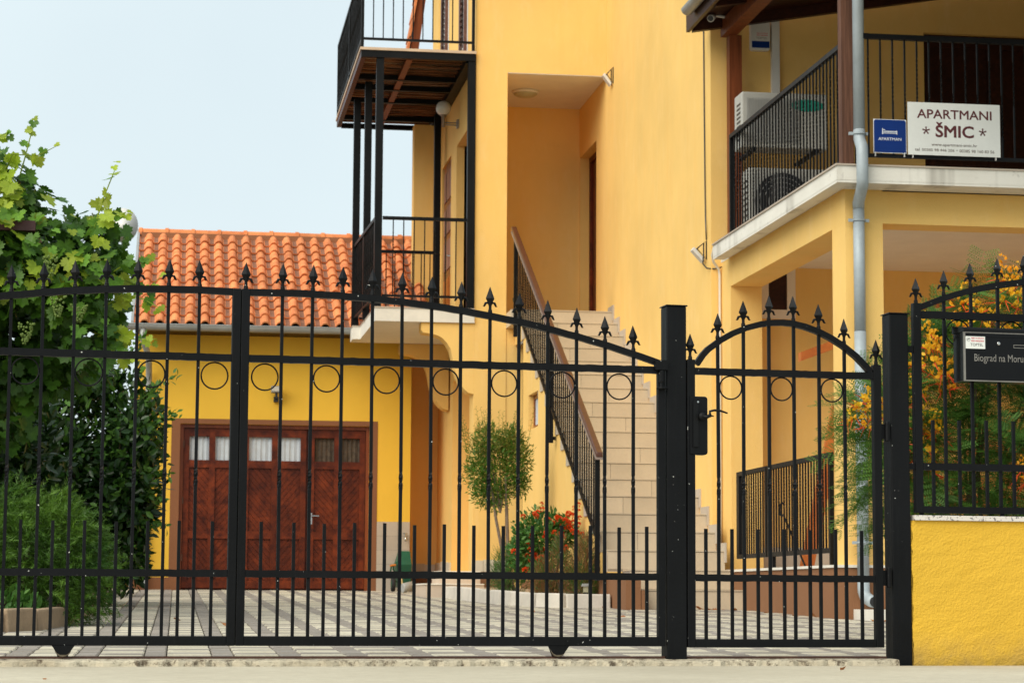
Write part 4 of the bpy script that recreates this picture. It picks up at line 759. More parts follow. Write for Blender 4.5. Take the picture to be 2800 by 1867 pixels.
def aircon(label, x0, x1, z0, z1, y, badge, fan):
    T = Thing('air_conditioner', label, 'air conditioner', ((x0 + x1) / 2, y, z0), group='outdoor air conditioner units on the balcony'); yb = y + .30
    b = T.part('case', Mesh().box(x0, x1, y, yb, z0, z1), 'shaded_plastic'); bevel(b, .018, 3)
    fx_ = x0 + (x1 - x0) * .40; r0 = (z1 - z0) * .43; cz = (z0 + z1) / 2
    if not badge: T.part('fan_cavity', Mesh().lathe([(r0, -.0), (r0, -.004), (.02, -.004)], (fx_, y, cz), 28, 'y'), 'black_plastic')
    for k in range(1, 7 if not badge else 1): T.part('grille_ring', Mesh().ring((fx_, y - .008, cz), r0 * k / 6, .0035, 28, 4), 'grey_plastic')
    gr = Mesh(); n = 16 if not badge else 34
    for k in range(n): xx = x0 + .05 + (x1 - x0) * .62 * k / n; gr.box(xx, xx + .005, y - .014, y - .010, z0 + .05, z1 - .06)
    T.part('grille', gr, 'grey_plastic', kind='stuff')
    for k in range(9): zz = z0 + .08 + (z1 - z0 - .16) * k / 9; T.part('side_slot', Mesh().box(x0 - .0015, x0 + .002, y + .05, y + .2, zz, zz + .022), 'black_plastic')
    if badge:
        bd = T.part('badge', Mesh().lathe([(.165, -.001), (.165, -.003), (.01, -.003)], (x1 - .21, y - .0008, z1 - .12), 28, 'y'), 'teal_ink'); bd.scale = (1, 1, .36); bd.location = (0, 0, (1 - .36) * (z1 - .12 - z0))
    for xx in (x0 + .1, x1 - .14): T.part('foot', Mesh().box(xx, xx + .04, y - .01, yb + (.42 if badge else 0), z0 - .035, z0 - .001), 'black_steel' if badge else 'grey_plastic')
aircon('upper white air conditioner with green oval badge on wall brackets', 5.335, 6.20, 4.635, 5.183, 21.3, True, 0); aircon('lower white air conditioner with round fan on the balcony floor', 5.40, 6.25, 3.775, 4.44, 21.3, False, 0)
# signs on the railing
T = Thing('house_sign', 'large white sign with maroon lettering on the balcony railing', 'sign', (6.12, 17.44, 3.84)); SYf = 17.4495
bd = T.part('board', Mesh().box(5.736, 6.507, SYf, SYf + .006, 3.837, 4.265), 'sign_white')
lettering(T, bd, 'APARTMANI', 5.812, 6.437, 4.136, 4.210, SYf - .001, matname='maroon_ink', bold=.016); lettering(T, bd, 'ŠMIC', 5.965, 6.286, 3.984, 4.108, SYf - .001, matname='maroon_ink', bold=.026)
for x in (5.887, 6.360):
    q = Mesh()
    for k in range(5):
        a = math.pi / 2 + k * 2 * math.pi / 5; d_ = Vector((math.cos(a), 0, math.sin(a))); n_ = Vector((-d_.z, 0, d_.x)); c = Vector((x, SYf - .001, 4.040 - .004)); q.add([c + n_ * .004, c - n_ * .004, c + d_ * .032 - n_ * .0065, c + d_ * .032 + n_ * .0065], [(0, 1, 2, 3)])
    T.part('star', q, 'maroon_ink', bd)
lettering(T, bd, 'www.apartmani-smic.hr', 5.930, 6.313, 3.905, 3.937, SYf - .001, matname='grey_ink', bold=.012); lettering(T, bd, 'tel', 5.792, 5.832, 3.868, 3.893, SYf - .001, matname='grey_ink', bold=.012); lettering(T, bd, '00385 98 446 206', 5.850, 6.122, 3.868, 3.891, SYf - .001, matname='grey_ink', bold=.012); lettering(T, bd, '•', 6.137, 6.147, 3.876, 3.886, SYf - .001, matname='grey_ink'); lettering(T, bd, '00385 98 160 83 56', 6.163, 6.455, 3.866, 3.891, SYf - .001, matname='grey_ink', bold=.012)
for x in (5.775, 6.468): T.part('cable_tie', Mesh().box(x, x + .004, SYf - .002, SYf + .05, 3.812, 3.845), 'white_plastic')
T = Thing('category_plaque', 'blue enamel plaque with bed symbol on the balcony railing', 'sign', (5.585, 17.44, 3.84))
bd = T.part('plate', Mesh().box(5.450, 5.7225, SYf, SYf + .004, 3.842, 4.1155), 'white_ink'); T.part('enamel', Mesh().prism([(5.454, 3.846), (5.7185, 3.846), (5.7185, 4.10), (5.706, 4.1115), (5.466, 4.1115), (5.454, 4.10)], 'y', SYf - .001, SYf - .0002), 'blue_enamel', bd)
lettering(T, bd, 'APARTMAN', 5.490, 5.680, 3.944, 3.967, SYf - .0016, matname='white_ink', bold=.008)
q = Mesh()
for x0, x1, z0, z1 in ((5.522, 5.528, 3.993, 4.042), (5.640, 5.646, 3.993, 4.025), (5.5285, 5.6395, 4.000, 4.005), (5.5285, 5.6395, 4.011, 4.016), (5.552, 5.6395, 4.018, 4.021)): q.box(x0, x1, SYf - .002, SYf - .0012, z0, z1)
q.prism([(5.529, 4.020), (5.534, 4.034), (5.538, 4.034), (5.551, 4.022), (5.549, 4.018), (5.537, 4.028)], 'y', SYf - .002, SYf - .0012); T.part('bed_symbol', q, 'white_ink', bd)
for x in (5.465, 5.705): T.part('cable_tie', Mesh().box(x, x + .004, SYf - .002, SYf + .05, 3.815, 3.85), 'white_plastic')
# downpipes and gutter of the wing
T = Thing('downpipe', 'galvanised downpipe with double bend in front of the yellow column', 'downpipe', (5.394, 17.6, .3))
T.part('pipe', Mesh().tube([(5.350, 17.50, 6.6), (5.347, 17.50, 4.02)], .046, 14), 'zinc', smooth=True); T.part('bend', Mesh().tube([(5.347, 17.50, 4.03), (5.346, 17.49, 3.95), (5.322, 17.345, 3.86), (5.32, 17.335, 3.80), (5.32, 17.335, 3.60), (5.324, 17.35, 3.555), (5.385, 17.66, 3.475), (5.394, 17.69, 3.43)], .0475, 14), 'zinc', smooth=True)
T.part('pipe', Mesh().tube([(5.394, 17.69, 3.455), (5.395, 17.69, 2.42)], .046, 14), 'zinc', smooth=True); T.part('pipe', Mesh().tube([(5.395, 17.69, 2.43), (5.398, 17.685, .44)], .0475, 14), 'zinc', smooth=True)
T.part('spout', Mesh().tube([(5.398, 17.685, .45), (5.398, 17.68, .36), (5.405, 17.655, .315), (5.425, 17.57, .285), (5.433, 17.53, .28)], .0485, 14), 'zinc', smooth=True); T.part('spout_mouth', cyl(Vector((5.4335, 17.528, .28)), Vector((.22, -.97, -.06)).normalized(), Vector((.97, .22, 0)).normalized(), Vector((0, 0, 1)), [(.040, .004), (.040, .005)]), 'black_plastic')  # black disc stands in for the shaded hollow of the pipe end
for x, y, z in ((5.347, 17.50, 4.0), (5.394, 17.69, 3.33), (5.397, 17.687, .745)):
    T.part('clamp', Mesh().ring((x, y, z), .05, .008, 18, 5, 'z').box(x - .085, x - .05, y - .01, y + .01, z - .012, z + .012).box(x + .05, x + .085, y - .01, y + .01, z - .012, z + .012), 'zinc')
T = Thing('roof_gutter', 'grey half-round gutter along the balcony eave', 'gutter', (4.88, 19.5, 6.0)); g = Mesh()
g.prism([(4.875 + .065 * math.cos(a), 6.06 + .065 * math.sin(a)) for a in np.linspace(math.pi, 2 * math.pi, 10)] + [(4.875 + .059 * math.cos(a), 6.06 + .059 * math.sin(a)) for a in np.linspace(2 * math.pi, math.pi, 10)], 'y', 16.7, 21.62); T.part('trough', g, 'zinc_old'); T.part('end_cap', Mesh().prism([(4.875 + .065 * math.cos(a), 6.06 + .065 * math.sin(a)) for a in np.linspace(math.pi, 2 * math.pi, 10)], 'y', 21.6205, 21.63), 'zinc_old')
# garden swing on the terrace
T = Thing('garden_swing', 'orange stained wooden garden swing on the terrace behind the flowering shrub', 'swing', (6.9, 19.9, .57))
def plank(a, b, wd, th=.05):
    a, b = Vector(a), Vector(b); d = (b - a).normalized(); s_ = d.cross(Vector((0, 1, 0)));  s_ = (Vector((1, 0, 0)) if s_.length < .1 else s_.normalized()) * wd / 2; n_ = d.cross(s_).normalized() * th / 2
    return Mesh().rings([[c - s_ - n_, c + s_ - n_, c + s_ + n_, c - s_ + n_] for c in (a, b)])
for X0 in (5.95, 7.9): T.part('leg', plank((X0 - .37 if X0 < 7 else X0 + .05, 20, .571), (X0, 20, 2.3), .12), 'orange_wood'); T.part('leg', plank((X0 + .42, 19.0, .571), (X0, 19.6, 2.3), .12), 'orange_wood')
T.part('roof_board', Mesh().prism([(5.52, 2.42), (5.52, 2.50), (6.9, 3.03), (8.3, 2.50), (8.3, 2.42), (6.9, 2.93)], 'y', 19.9, 20.0), 'orange_wood'); T.part('roof_board', Mesh().prism([(6.1, 2.52), (6.1, 2.72), (8.2, 2.72), (8.2, 2.52)], 'y', 18.9, 19.0), 'orange_wood')
for k in range(4): T.part('back_slat', Mesh().box(6.1, 7.7, 19.45, 19.49, 1.12 + .15 * k, 1.22 + .15 * k), 'orange_wood')
for k in range(4): T.part('seat_slat', Mesh().box(6.1, 7.7, 18.95 + .12 * k, 19.05 + .12 * k, .98, 1.02), 'orange_wood')
T.part('arm', Mesh().box(6.02, 6.095, 18.9, 19.5, 1.30, 1.36), 'orange_wood'); T.part('front_post', Mesh().box(6.22, 6.30, 18.8, 18.88, .571, 1.65), 'orange_wood')
T = Thing('satellite_dish', 'white satellite dish on a mast behind the vine', 'dish', (-1.15, 42, .5))
T.part('dish', Mesh().rings([[(-1.08 + .27 * r_ * math.cos(a), 42 + .12 * (r_ * r_ - 1) * -1 - .02 * 0, 7.0 + .31 * r_ * math.sin(a)) for a in np.linspace(0, 2 * math.pi, 25)[:-1]] for r_ in (.05, .4, .75, 1.0, 1.03)]), 'white_plastic', smooth=True); T.part('mast', Mesh().tube([(-1.08, 42.15, .4), (-1.08, 42.15, 7.0)], .03, 8), 'zinc')
T = Thing('boundary_wall', 'low dark red wall behind the hedge left of the garage', 'wall', (-1.6, 31.2, .3), mesh=Mesh().box(-4, -.62, 31.1, 31.3, .2, .98), mats=('terracotta_paint',))
T = Thing('waste_pipe', 'dark plastic pipe standing beside the garage corner', 'pipe', (-.68, 30.3, .35), mesh=Mesh().lathe([(.075, 0), (.075, .85), (.082, .86), (.082, .93), (.06, .93)], (-.70, 30.3, .36), 14), mats=('black_plastic',), smooth=True)

# ================================================================== PLANTS
def unit(a): return a / np.maximum(np.linalg.norm(a, axis=-1, keepdims=True), 1e-9)
def rand_dirs(n): return unit(RNG.normal(size=(n, 3)))
def leaf_array(P, D, Nn, size, tv, tf):
    """many copies of a small leaf template as one mesh: P base, D direction, Nn face normal"""
    D = unit(D); Sd = unit(np.cross(D, Nn)); Nn = np.cross(Sd, D); tv = np.array(tv, float); n, k = len(P), len(tv); size = np.broadcast_to(size, (n,))
    V_ = P[:, None] + size[:, None, None] * (tv[None, :, 0, None] * Sd[:, None] + tv[None, :, 1, None] * D[:, None] + tv[None, :, 2, None] * Nn[:, None])
    tf = np.array(tf); return V_.reshape(-1, 3), (tf[None] + (np.arange(n) * k)[:, None, None]).reshape(-1, tf.shape[1])
def np_mesh(name, chunks, base, mats):
    V_ = np.concatenate([c[0] for c in chunks]) - np.array(base); off = 0; F_ = []; MI = []
    for v, f, mi in chunks: F_.append(f + off); off += len(v); MI.append(np.full(len(f), mi, np.int32))
    F_ = np.concatenate(F_); MI = np.concatenate(MI); me = bpy.data.meshes.new(name); me.vertices.add(len(V_)); me.vertices.foreach_set('co', V_.ravel()); me.loops.add(F_.size); me.loops.foreach_set('vertex_index', F_.ravel().astype(np.int32))
    me.polygons.add(len(F_)); me.polygons.foreach_set('loop_start', np.arange(0, F_.size, F_.shape[1], dtype=np.int32)); me.polygons.foreach_set('material_index', MI)
    for m_ in mats: me.materials.append(MATS[m_])
    me.update(); me.validate(); return me
def np_part(T, name, chunks, mats, kind=None, parent=None):
    o = bpy.data.objects.new(name, np_mesh(name, chunks, T.base, mats)); COL.objects.link(o); o.parent = parent or T.o
    if kind: o['kind'] = kind
    return o
OVAL = ([(0, 0, 0), (.20, .30, .05), (.20, .62, .04), (0, 1, -.05), (-.20, .62, .04), (-.20, .30, .05), (0, .45, -.02)], [(0, 1, 6), (1, 2, 6), (2, 3, 6), (3, 4, 6), (4, 5, 6), (5, 0, 6)])
LANCE = ([(0, 0, 0), (.13, .4, .04), (0, 1, -.06), (-.13, .4, .04)], [(0, 1, 2), (0, 2, 3)])
NEEDLE = ([(-.035, 0, 0), (.035, 0, 0), (0, 1, .0)], [(0, 1, 2)])
def vine_template():
    out = []
    for a, r_ in ((0, .10), (25, .46), (38, .40), (52, .62), (66, .50), (75, .66), (88, .56), (100, .78), (112, .62), (124, .70), (138, .52), (152, .88), (165, .80), (180, 1.0)): out.append((R(a), r_))
    full = [(math.sin(a) * r_ * .62, -math.cos(a) * r_ * .62) for a, r_ in out] ; left = [(-x, y) for x, y in full[1:-1]][::-1]; pts = full + left
    vs = [(x * 1.05, y + .1, .10 * abs(x) - .12 * y * y) for x, y in pts] + [(0, .08, -.03)]; n = len(pts); return vs, [(i, (i + 1) % n, n) for i in range(n)]
VT = vine_template()
def clumpy(n, blobs, shell=.55, jit=.25):
    """points in a union of ellipsoids, denser near the surface and gathered in clumps"""
    w_ = np.array([b[3] * b[4] * b[5] for b in blobs]) ** .67; idx = RNG.choice(len(blobs), n, p=w_ / w_.sum()); B = np.array(blobs)[idx]
    nc = max(12, n // 45); cd_ = rand_dirs(nc); d = unit(cd_[RNG.integers(0, nc, n)] + RNG.normal(size=(n, 3)) * jit); r_ = shell + (1 - shell) * RNG.random(n) ** .6; r_ *= .86 + .28 * RNG.random(nc)[RNG.integers(0, nc, n)] * 1
    return B[:, :3] + d * r_[:, None] * B[:, 3:6], d
def outward(d, up=.3, jit=.7): return unit(d + np.array([0, 0, up]) + RNG.normal(size=d.shape) * jit)

# --- grape vine on a steel pergola
T = Thing('pergola', 'maroon steel pergola frame overgrown by the grape vine', 'pergola', (-1.9, 17.3, .1))
for x, y in ((-1.75, 17.2), (-1.9, 18.6), (-3.2, 17.2), (-3.2, 18.6)): T.part('post', Mesh().box(x - .025, x + .025, y - .025, y + .025, gz(16) - .05, 2.83), 'maroon_steel')
T.part('beam', Mesh().box(-3.3, -1.02, 16.22, 16.28, 2.8305, 2.90), 'maroon_steel'); T.part('beam', Mesh().box(-3.3, -1.02, 18.57, 18.63, 2.8305, 2.90), 'maroon_steel'); T.part('beam', Mesh().box(-1.09, -1.03, 16.2805, 18.5695, 2.8305, 2.90), 'maroon_steel')
T = Thing('grape_vine', 'lush grape vine with green bunches covering the pergola on the left', 'vine', (-1.1, 16.8, .12))
T.part('stem', Mesh().tube([(-1.4, 17.3, .1), (-1.36, 17.32, 1.0), (-1.42, 17.28, 1.9), (-1.38, 17.2, 2.7), (-1.1, 17.0, 2.9)], [.035, .03, .028, .022, .012], 8), 'bark', smooth=True)
VB = [(-1.25, 16.6, 2.70, .62, .55, .50), (-.75, 16.6, 2.55, .36, .45, .42), (-.62, 16.7, 2.78, .24, .3, .28), (-1.4, 17.3, 2.15, .60, .45, .45), (-.62, 16.6, 2.20, .22, .35, .30), (-1.35, 16.6, 3.10, .35, .4, .35), (-1.9, 16.8, 2.6, .8, .8, .6), (-1.6, 17.9, 2.75, 1.1, .9, .35), (-1.0, 17.2, 2.05, .4, .4, .35), (-1.6, 17.4, 1.7, .6, .5, .4)]
P_, d_ = clumpy(5200, VB, .3, .6); yv = P_[:, 1]
Dl = unit(d_ * .5 + np.array([0, -.25, -.75]) + RNG.normal(size=d_.shape) * .45); Nl = unit(d_ * .8 + np.array([0, -.55, .55]) + RNG.normal(size=d_.shape) * .55)
sz = RNG.uniform(.06, .175, len(P_))
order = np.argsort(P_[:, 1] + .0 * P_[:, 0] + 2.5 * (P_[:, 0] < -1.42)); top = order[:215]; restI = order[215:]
LM = {k: Mesh().add(*VT).data('leaf', mats=(k,)) for k in ('vine_leaf', 'vine_leaf_young')}
def place_leaf(T, dat, p, d, n, s):
    d = Vector(d).normalized(); n = Vector(n); sd_ = d.cross(n).normalized(); n = sd_.cross(d); o = T.inst('leaf', dat, p)
    o.rotation_euler = Matrix((sd_, d, n)).transposed().to_euler(); o.scale = (s, s, s); return o
for i in top: place_leaf(T, LM['vine_leaf_young' if ((RNG.random() < .27 and P_[i, 2] > 2.35) or P_[i, 2] > 3.0) else 'vine_leaf'], P_[i], Dl[i], Nl[i], sz[i])  # light young leaves kept high; lower ones stay dark green for canopy shade
v, f = leaf_array(P_[restI], Dl[restI], Nl[restI], sz[restI], *VT); np_part(T, 'foliage', [(v, f, 0)], ('vine_leaf_shaded',), 'stuff')
# long shoots with young leaves
shoots = [[(-1.2, 16.4, 3.05), (-1.12, 16.35, 3.35), (-1.07, 16.3, 3.55), (-1.06, 16.3, 3.62)], [(-1.28, 16.4, 3.2), (-1.2, 16.3, 3.38), (-1.02, 16.3, 3.38), (-.88, 16.3, 3.46)], [(-.62, 16.4, 2.9), (-.56, 16.35, 3.1), (-.50, 16.3, 3.25), (-.47, 16.3, 3.33)],
          [(-.62, 16.5, 2.5), (-.42, 16.4, 2.62), (-.28, 16.4, 2.66), (-.20, 16.4, 2.72)], [(-.6, 16.5, 2.3), (-.40, 16.4, 2.42), (-.26, 16.35, 2.38), (-.12, 16.3, 2.30)], [(-.62, 16.5, 2.2), (-.45, 16.4, 2.18), (-.32, 16.4, 2.10), (-.16, 16.35, 2.10)], [(-.55, 16.5, 2.6), (-.38, 16.45, 2.52), (-.24, 16.4, 2.46), (-.15, 16.4, 2.55)], [(-1.3, 16.4, 3.3), (-1.3, 16.3, 3.5), (-1.22, 16.3, 3.55)], [(-.66, 16.4, 2.95), (-.45, 16.35, 2.98), (-.40, 16.35, 3.0)], [(-.6, 16.5, 2.05), (-.45, 16.4, 2.0), (-.35, 16.4, 1.98), (-.25, 16.35, 1.92)]]
sm = 0
for sh in shoots:
    T.part('shoot', Mesh().tube(sh, [.006, .005, .004, .002][:len(sh)], 5), 'vine_leaf_young'); A_ = np.array(sh)
    for t_ in np.linspace(.1, 1, 8):
        q = t_ * (len(sh) - 1); i = min(int(q), len(sh) - 2); pt = A_[i] + (A_[i + 1] - A_[i]) * (q - i) + RNG.normal(size=3) * .02
        place_leaf(T, LM['vine_leaf_young' if RNG.random() < .75 else 'vine_leaf'], pt, RNG.normal(size=3) * .5 + np.array([RNG.choice([-1, 1]) * .4, -.1, -.5]), np.array([RNG.normal() * .3, -.8, .45 + RNG.normal() * .3]), (1.15 - .75 * t_) * RNG.uniform(.12, .18))
ber = Mesh(); ber.lathe([(.009 * math.cos(a), .009 * math.sin(a)) for a in np.linspace(-1.4, 1.4, 4)], (0, 0, 0), 6)
for cx, cy, cz, L_ in ((-.84, 16.02, 2.36, .16), (-.90, 16.03, 2.62, .14), (-.70, 16.1, 2.30, .12), (-1.05, 16.0, 2.15, .15)):
    g = Mesh()
    for k in range(60):
        h = random.random(); rr = .045 * (1 - h) + .012; a = random.uniform(0, 6.28); q = (cx + rr * math.cos(a), cy + rr * math.sin(a), cz - L_ * h)
        g.add([(q[0] + x, q[1] + y, q[2] + z) for x, y, z in ber.v], ber.f)
    T.part('grape_bunch', g, 'grape', smooth=True, kind='stuff')

def shrub(name, label, cat, base, blobs, n, tmpl, size, mats, tipfrac=.15, shell=.5, jit=.3, up=.3, dj=.8, group=None, stems=5, smat='twig', stem_h=.6, narrow=.35):
    T = Thing(name, label, cat, base, group=group)
    for k in range(stems):
        b = blobs[k % len(blobs)]; e = Vector((b[0] + random.uniform(-.5, .5) * b[3], b[1] + random.uniform(-.5, .5) * b[4], b[2] + random.uniform(-.1, .6) * b[5])); o_ = Vector(base) + Vector((random.uniform(-.12, .12), random.uniform(-.12, .12), -.02)); mid = o_.lerp(e, .5) + Vector((random.uniform(-.06, .06), random.uniform(-.06, .06), .05))
        T.part('branch', Mesh().tube([o_, mid, e], [.016, .011, .004], 6), smat, smooth=True)
    P_, d_ = clumpy(n, blobs, shell, jit); D = outward(d_, up, dj); Nn = unit(d_ + np.array([0, -.2, .8]) + RNG.normal(size=d_.shape) * .6); sz = RNG.uniform(size[0], size[1], n)
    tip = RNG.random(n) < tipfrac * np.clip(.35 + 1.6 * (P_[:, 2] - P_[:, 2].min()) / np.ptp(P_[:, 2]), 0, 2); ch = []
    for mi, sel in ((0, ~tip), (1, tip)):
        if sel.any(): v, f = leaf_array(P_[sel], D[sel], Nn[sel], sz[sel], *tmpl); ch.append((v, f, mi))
    np_part(T, 'foliage', ch, mats, 'stuff'); return T
# --- dark evergreen hedge left of the garage
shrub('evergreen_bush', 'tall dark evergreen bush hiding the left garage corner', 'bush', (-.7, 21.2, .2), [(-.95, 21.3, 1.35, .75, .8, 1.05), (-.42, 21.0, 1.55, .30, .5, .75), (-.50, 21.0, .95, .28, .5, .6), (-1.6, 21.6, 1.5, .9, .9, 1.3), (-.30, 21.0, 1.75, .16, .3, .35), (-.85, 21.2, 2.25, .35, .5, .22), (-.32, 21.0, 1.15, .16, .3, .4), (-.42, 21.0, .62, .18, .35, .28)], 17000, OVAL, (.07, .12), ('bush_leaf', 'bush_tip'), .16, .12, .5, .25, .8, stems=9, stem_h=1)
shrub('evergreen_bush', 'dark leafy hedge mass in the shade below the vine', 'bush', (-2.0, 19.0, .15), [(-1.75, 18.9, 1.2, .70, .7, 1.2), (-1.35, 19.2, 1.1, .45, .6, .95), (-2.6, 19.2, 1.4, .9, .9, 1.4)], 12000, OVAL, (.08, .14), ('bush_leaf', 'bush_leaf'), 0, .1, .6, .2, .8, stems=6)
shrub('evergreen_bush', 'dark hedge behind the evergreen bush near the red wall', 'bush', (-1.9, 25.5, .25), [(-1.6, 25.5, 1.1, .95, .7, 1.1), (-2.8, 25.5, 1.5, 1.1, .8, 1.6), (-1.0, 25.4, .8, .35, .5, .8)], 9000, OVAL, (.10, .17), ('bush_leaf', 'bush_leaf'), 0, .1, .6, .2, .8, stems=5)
for (x, y, z), (x2, y2, z2) in (((-.35, 20.8, 1.85), (-.05, 20.7, 1.98)), ((-.36, 20.8, 2.05), (-.16, 20.7, 2.28)), ((-.30, 20.8, 2.2), (-.10, 20.7, 2.20))): pass
# twigs reaching out over the yellow wall
T = Thing('evergreen_twigs', 'bright young twigs of the evergreen bush against the yellow garage wall', 'bush', (-.2, 20.8, 1.2))
ch = []
for a, b in (((-.38, 20.8, 2.0), (-.02, 20.7, 2.26)), ((-.34, 20.8, 1.75), (.0, 20.7, 1.93)), ((-.34, 20.8, 1.4), (-.06, 20.7, 1.36)), ((-.36, 20.8, 1.2), (-.10, 20.7, 1.12)), ((-.4, 20.8, .95), (-.10, 20.7, .88)), ((-.5, 20.8, 2.3), (-.32, 20.7, 2.62)), ((-.6, 20.8, 2.35), (-.52, 20.7, 2.60))):
    A_, B_ = np.array(a), np.array(b); T.part('twig', Mesh().tube([a, tuple((A_ + B_) / 2 + np.array([0, 0, .03])), b], [.006, .004, .002], 5), 'bush_tip'); t_ = RNG.uniform(.1, 1, 34); P_ = A_ + (B_ - A_) * t_[:, None] + RNG.normal(size=(34, 3)) * .02
    v, f = leaf_array(P_, unit((B_ - A_)[None] * .8 / np.linalg.norm(B_ - A_) + RNG.normal(size=(34, 3)) * .8), RNG.normal(size=(34, 3)) + np.array([0, -1., .5]), RNG.uniform(.05, .085, 34), *OVAL); ch.append((v, f, 0))
np_part(T, 'foliage', ch, ('bush_tip',), 'stuff')
# --- juniper in the left bed
T = Thing('juniper', 'feathery spreading juniper in the kerbed bed at the left', 'shrub', (-1.1, 15.4, .1))
JB = [(-1.15, 15.5, .60, .45, .45, .42), (-.85, 15.4, .52, .36, .4, .42), (-.62, 15.4, .40, .22, .35, .30), (-1.5, 15.6, .6, .4, .5, .48), (-.72, 15.4, .62, .24, .3, .28)]
P_, d_ = clumpy(3300, JB, .45, .5); ch = []; D = unit(d_ * np.array([1, .8, .6]) + np.array([.2, -.1, -.06]) + RNG.normal(size=d_.shape) * .30)
for i in range(len(P_)):
    L_ = RNG.uniform(.07, .16); nn_ = 22; t_ = np.linspace(0, 1, nn_); droop = np.array([0, 0, -.35]); pts = P_[i] + D[i] * (t_ * L_)[:, None] + droop * (t_ ** 2 * L_ * RNG.uniform(-.2, .9))[:, None]
    sd_ = unit(np.cross(D[i], RNG.normal(size=3))); alt = np.where(np.arange(nn_) % 2, 1., -1.)[:, None]
    v, f = leaf_array(pts, D[i] * .75 + sd_ * alt * .6 + RNG.normal(size=(nn_, 3)) * .25, RNG.normal(size=(nn_, 3)), .055 * (1.1 - .6 * t_), [(-.06, 0, 0), (.06, 0, 0), (0, 1, 0)], [(0, 1, 2)]); ch.append((v, f, 0))
np_part(T, 'foliage', ch, ('juniper',), 'stuff')
for k in range(8): e = P_[RNG.integers(len(P_))]; T.part('branch', Mesh().tube([(-1.1 + random.uniform(-.1, .1), 15.45, .08), tuple((np.array((-1.1, 15.45, .1)) + e) / 2 + np.array([0, 0, .05])), tuple(e)], [.02, .013, .004], 6), 'bark')
shrub('ground_cover', 'leafy green ground cover along the left kerb', 'plant', (-.85, 16.2, .12), [(-.80, 16.0, .22, .22, .6, .16), (-.72, 17.0, .24, .12, .5, .14), (-1.1, 15.0, .18, .3, .4, .14)], 900, OVAL, (.05, .09), ('lantana_leaf', 'bush_tip'), .2, .3, .5, .6, .7, stems=3)
# --- pomegranate standard in the flower bed
T = Thing('pomegranate_tree', 'small round-headed tree on thin twin trunks beside the stair wall', 'tree', (3.49, 24.5, .27))
T.part('trunk', Mesh().tube([(3.50, 24.5, .25), (3.47, 24.5, .8), (3.40, 24.5, 1.15), (3.36, 24.52, 1.45)], [.022, .018, .016, .010], 8), 'bark', smooth=True); T.part('trunk', Mesh().tube([(3.53, 24.52, .25), (3.53, 24.5, .9), (3.52, 24.5, 1.2), (3.50, 24.5, 1.6)], [.024, .020, .018, .010], 8), 'bark', smooth=True)
PB = [(3.42, 24.6, 1.62, .30, .3, .36), (3.22, 24.6, 1.66, .16, .22, .30), (3.64, 24.6, 1.78, .18, .22, .28), (3.36, 24.6, 1.40, .22, .22, .18), (3.32, 24.6, 1.98, .16, .2, .20), (3.56, 24.6, 1.98, .16, .2, .18), (3.68, 24.6, 1.52, .10, .15, .16)]
P_, d_ = clumpy(7000, PB, .2, .7); D = outward(d_, .45, .8); Nn = RNG.normal(size=d_.shape) + np.array([0, -.4, .6]); sz = RNG.uniform(.035, .068, len(P_)); hz = (P_[:, 2] - 1.2) / 1.1; tip = RNG.random(len(P_)) < np.clip(.22 + .62 * (hz - .35), .12, .75); ch = []
for mi, sel in ((0, ~tip), (1, tip)): v, f = leaf_array(P_[sel], D[sel], Nn[sel], sz[sel], *LANCE); ch.append((v, f, mi))
for k in range(46):
    a = RNG.uniform(0, 6.28); r_ = RNG.uniform(.05, .40); b0 = np.array([3.44 + r_ * math.cos(a), 24.6 + .5 * r_ * math.sin(a), 1.85]); b1 = b0 + np.array([math.cos(a) * .10, 0, RNG.uniform(.12, .52)]) ; t_ = np.linspace(.1, 1, 16); P_ = b0 + (b1 - b0) * t_[:, None]; T.part('twig', Mesh().tube([tuple(b0), tuple(b1)], [.004, .0015], 4), 'pomegranate_tip')
    v, f = leaf_array(P_, np.array([0, 0, .35]) + np.where(np.arange(16) % 2, 1., -1.)[:, None] * np.array([.8, 0, 0]) + RNG.normal(size=(16, 3)) * .3, RNG.normal(size=(16, 3)) + np.array([0, -1., .2]), .055 - .03 * t_, *LANCE); ch.append((v, f, 1))
for k in range(5): e = (3.44 + random.uniform(-.25, .25), 24.6, random.uniform(1.6, 2.0)); T.part('branch', Mesh().tube([(3.45, 24.5, 1.2), e], [.010, .003], 5), 'bark')
np_part(T, 'crown', ch, ('pomegranate_leaf', 'pomegranate_tip'), 'stuff')
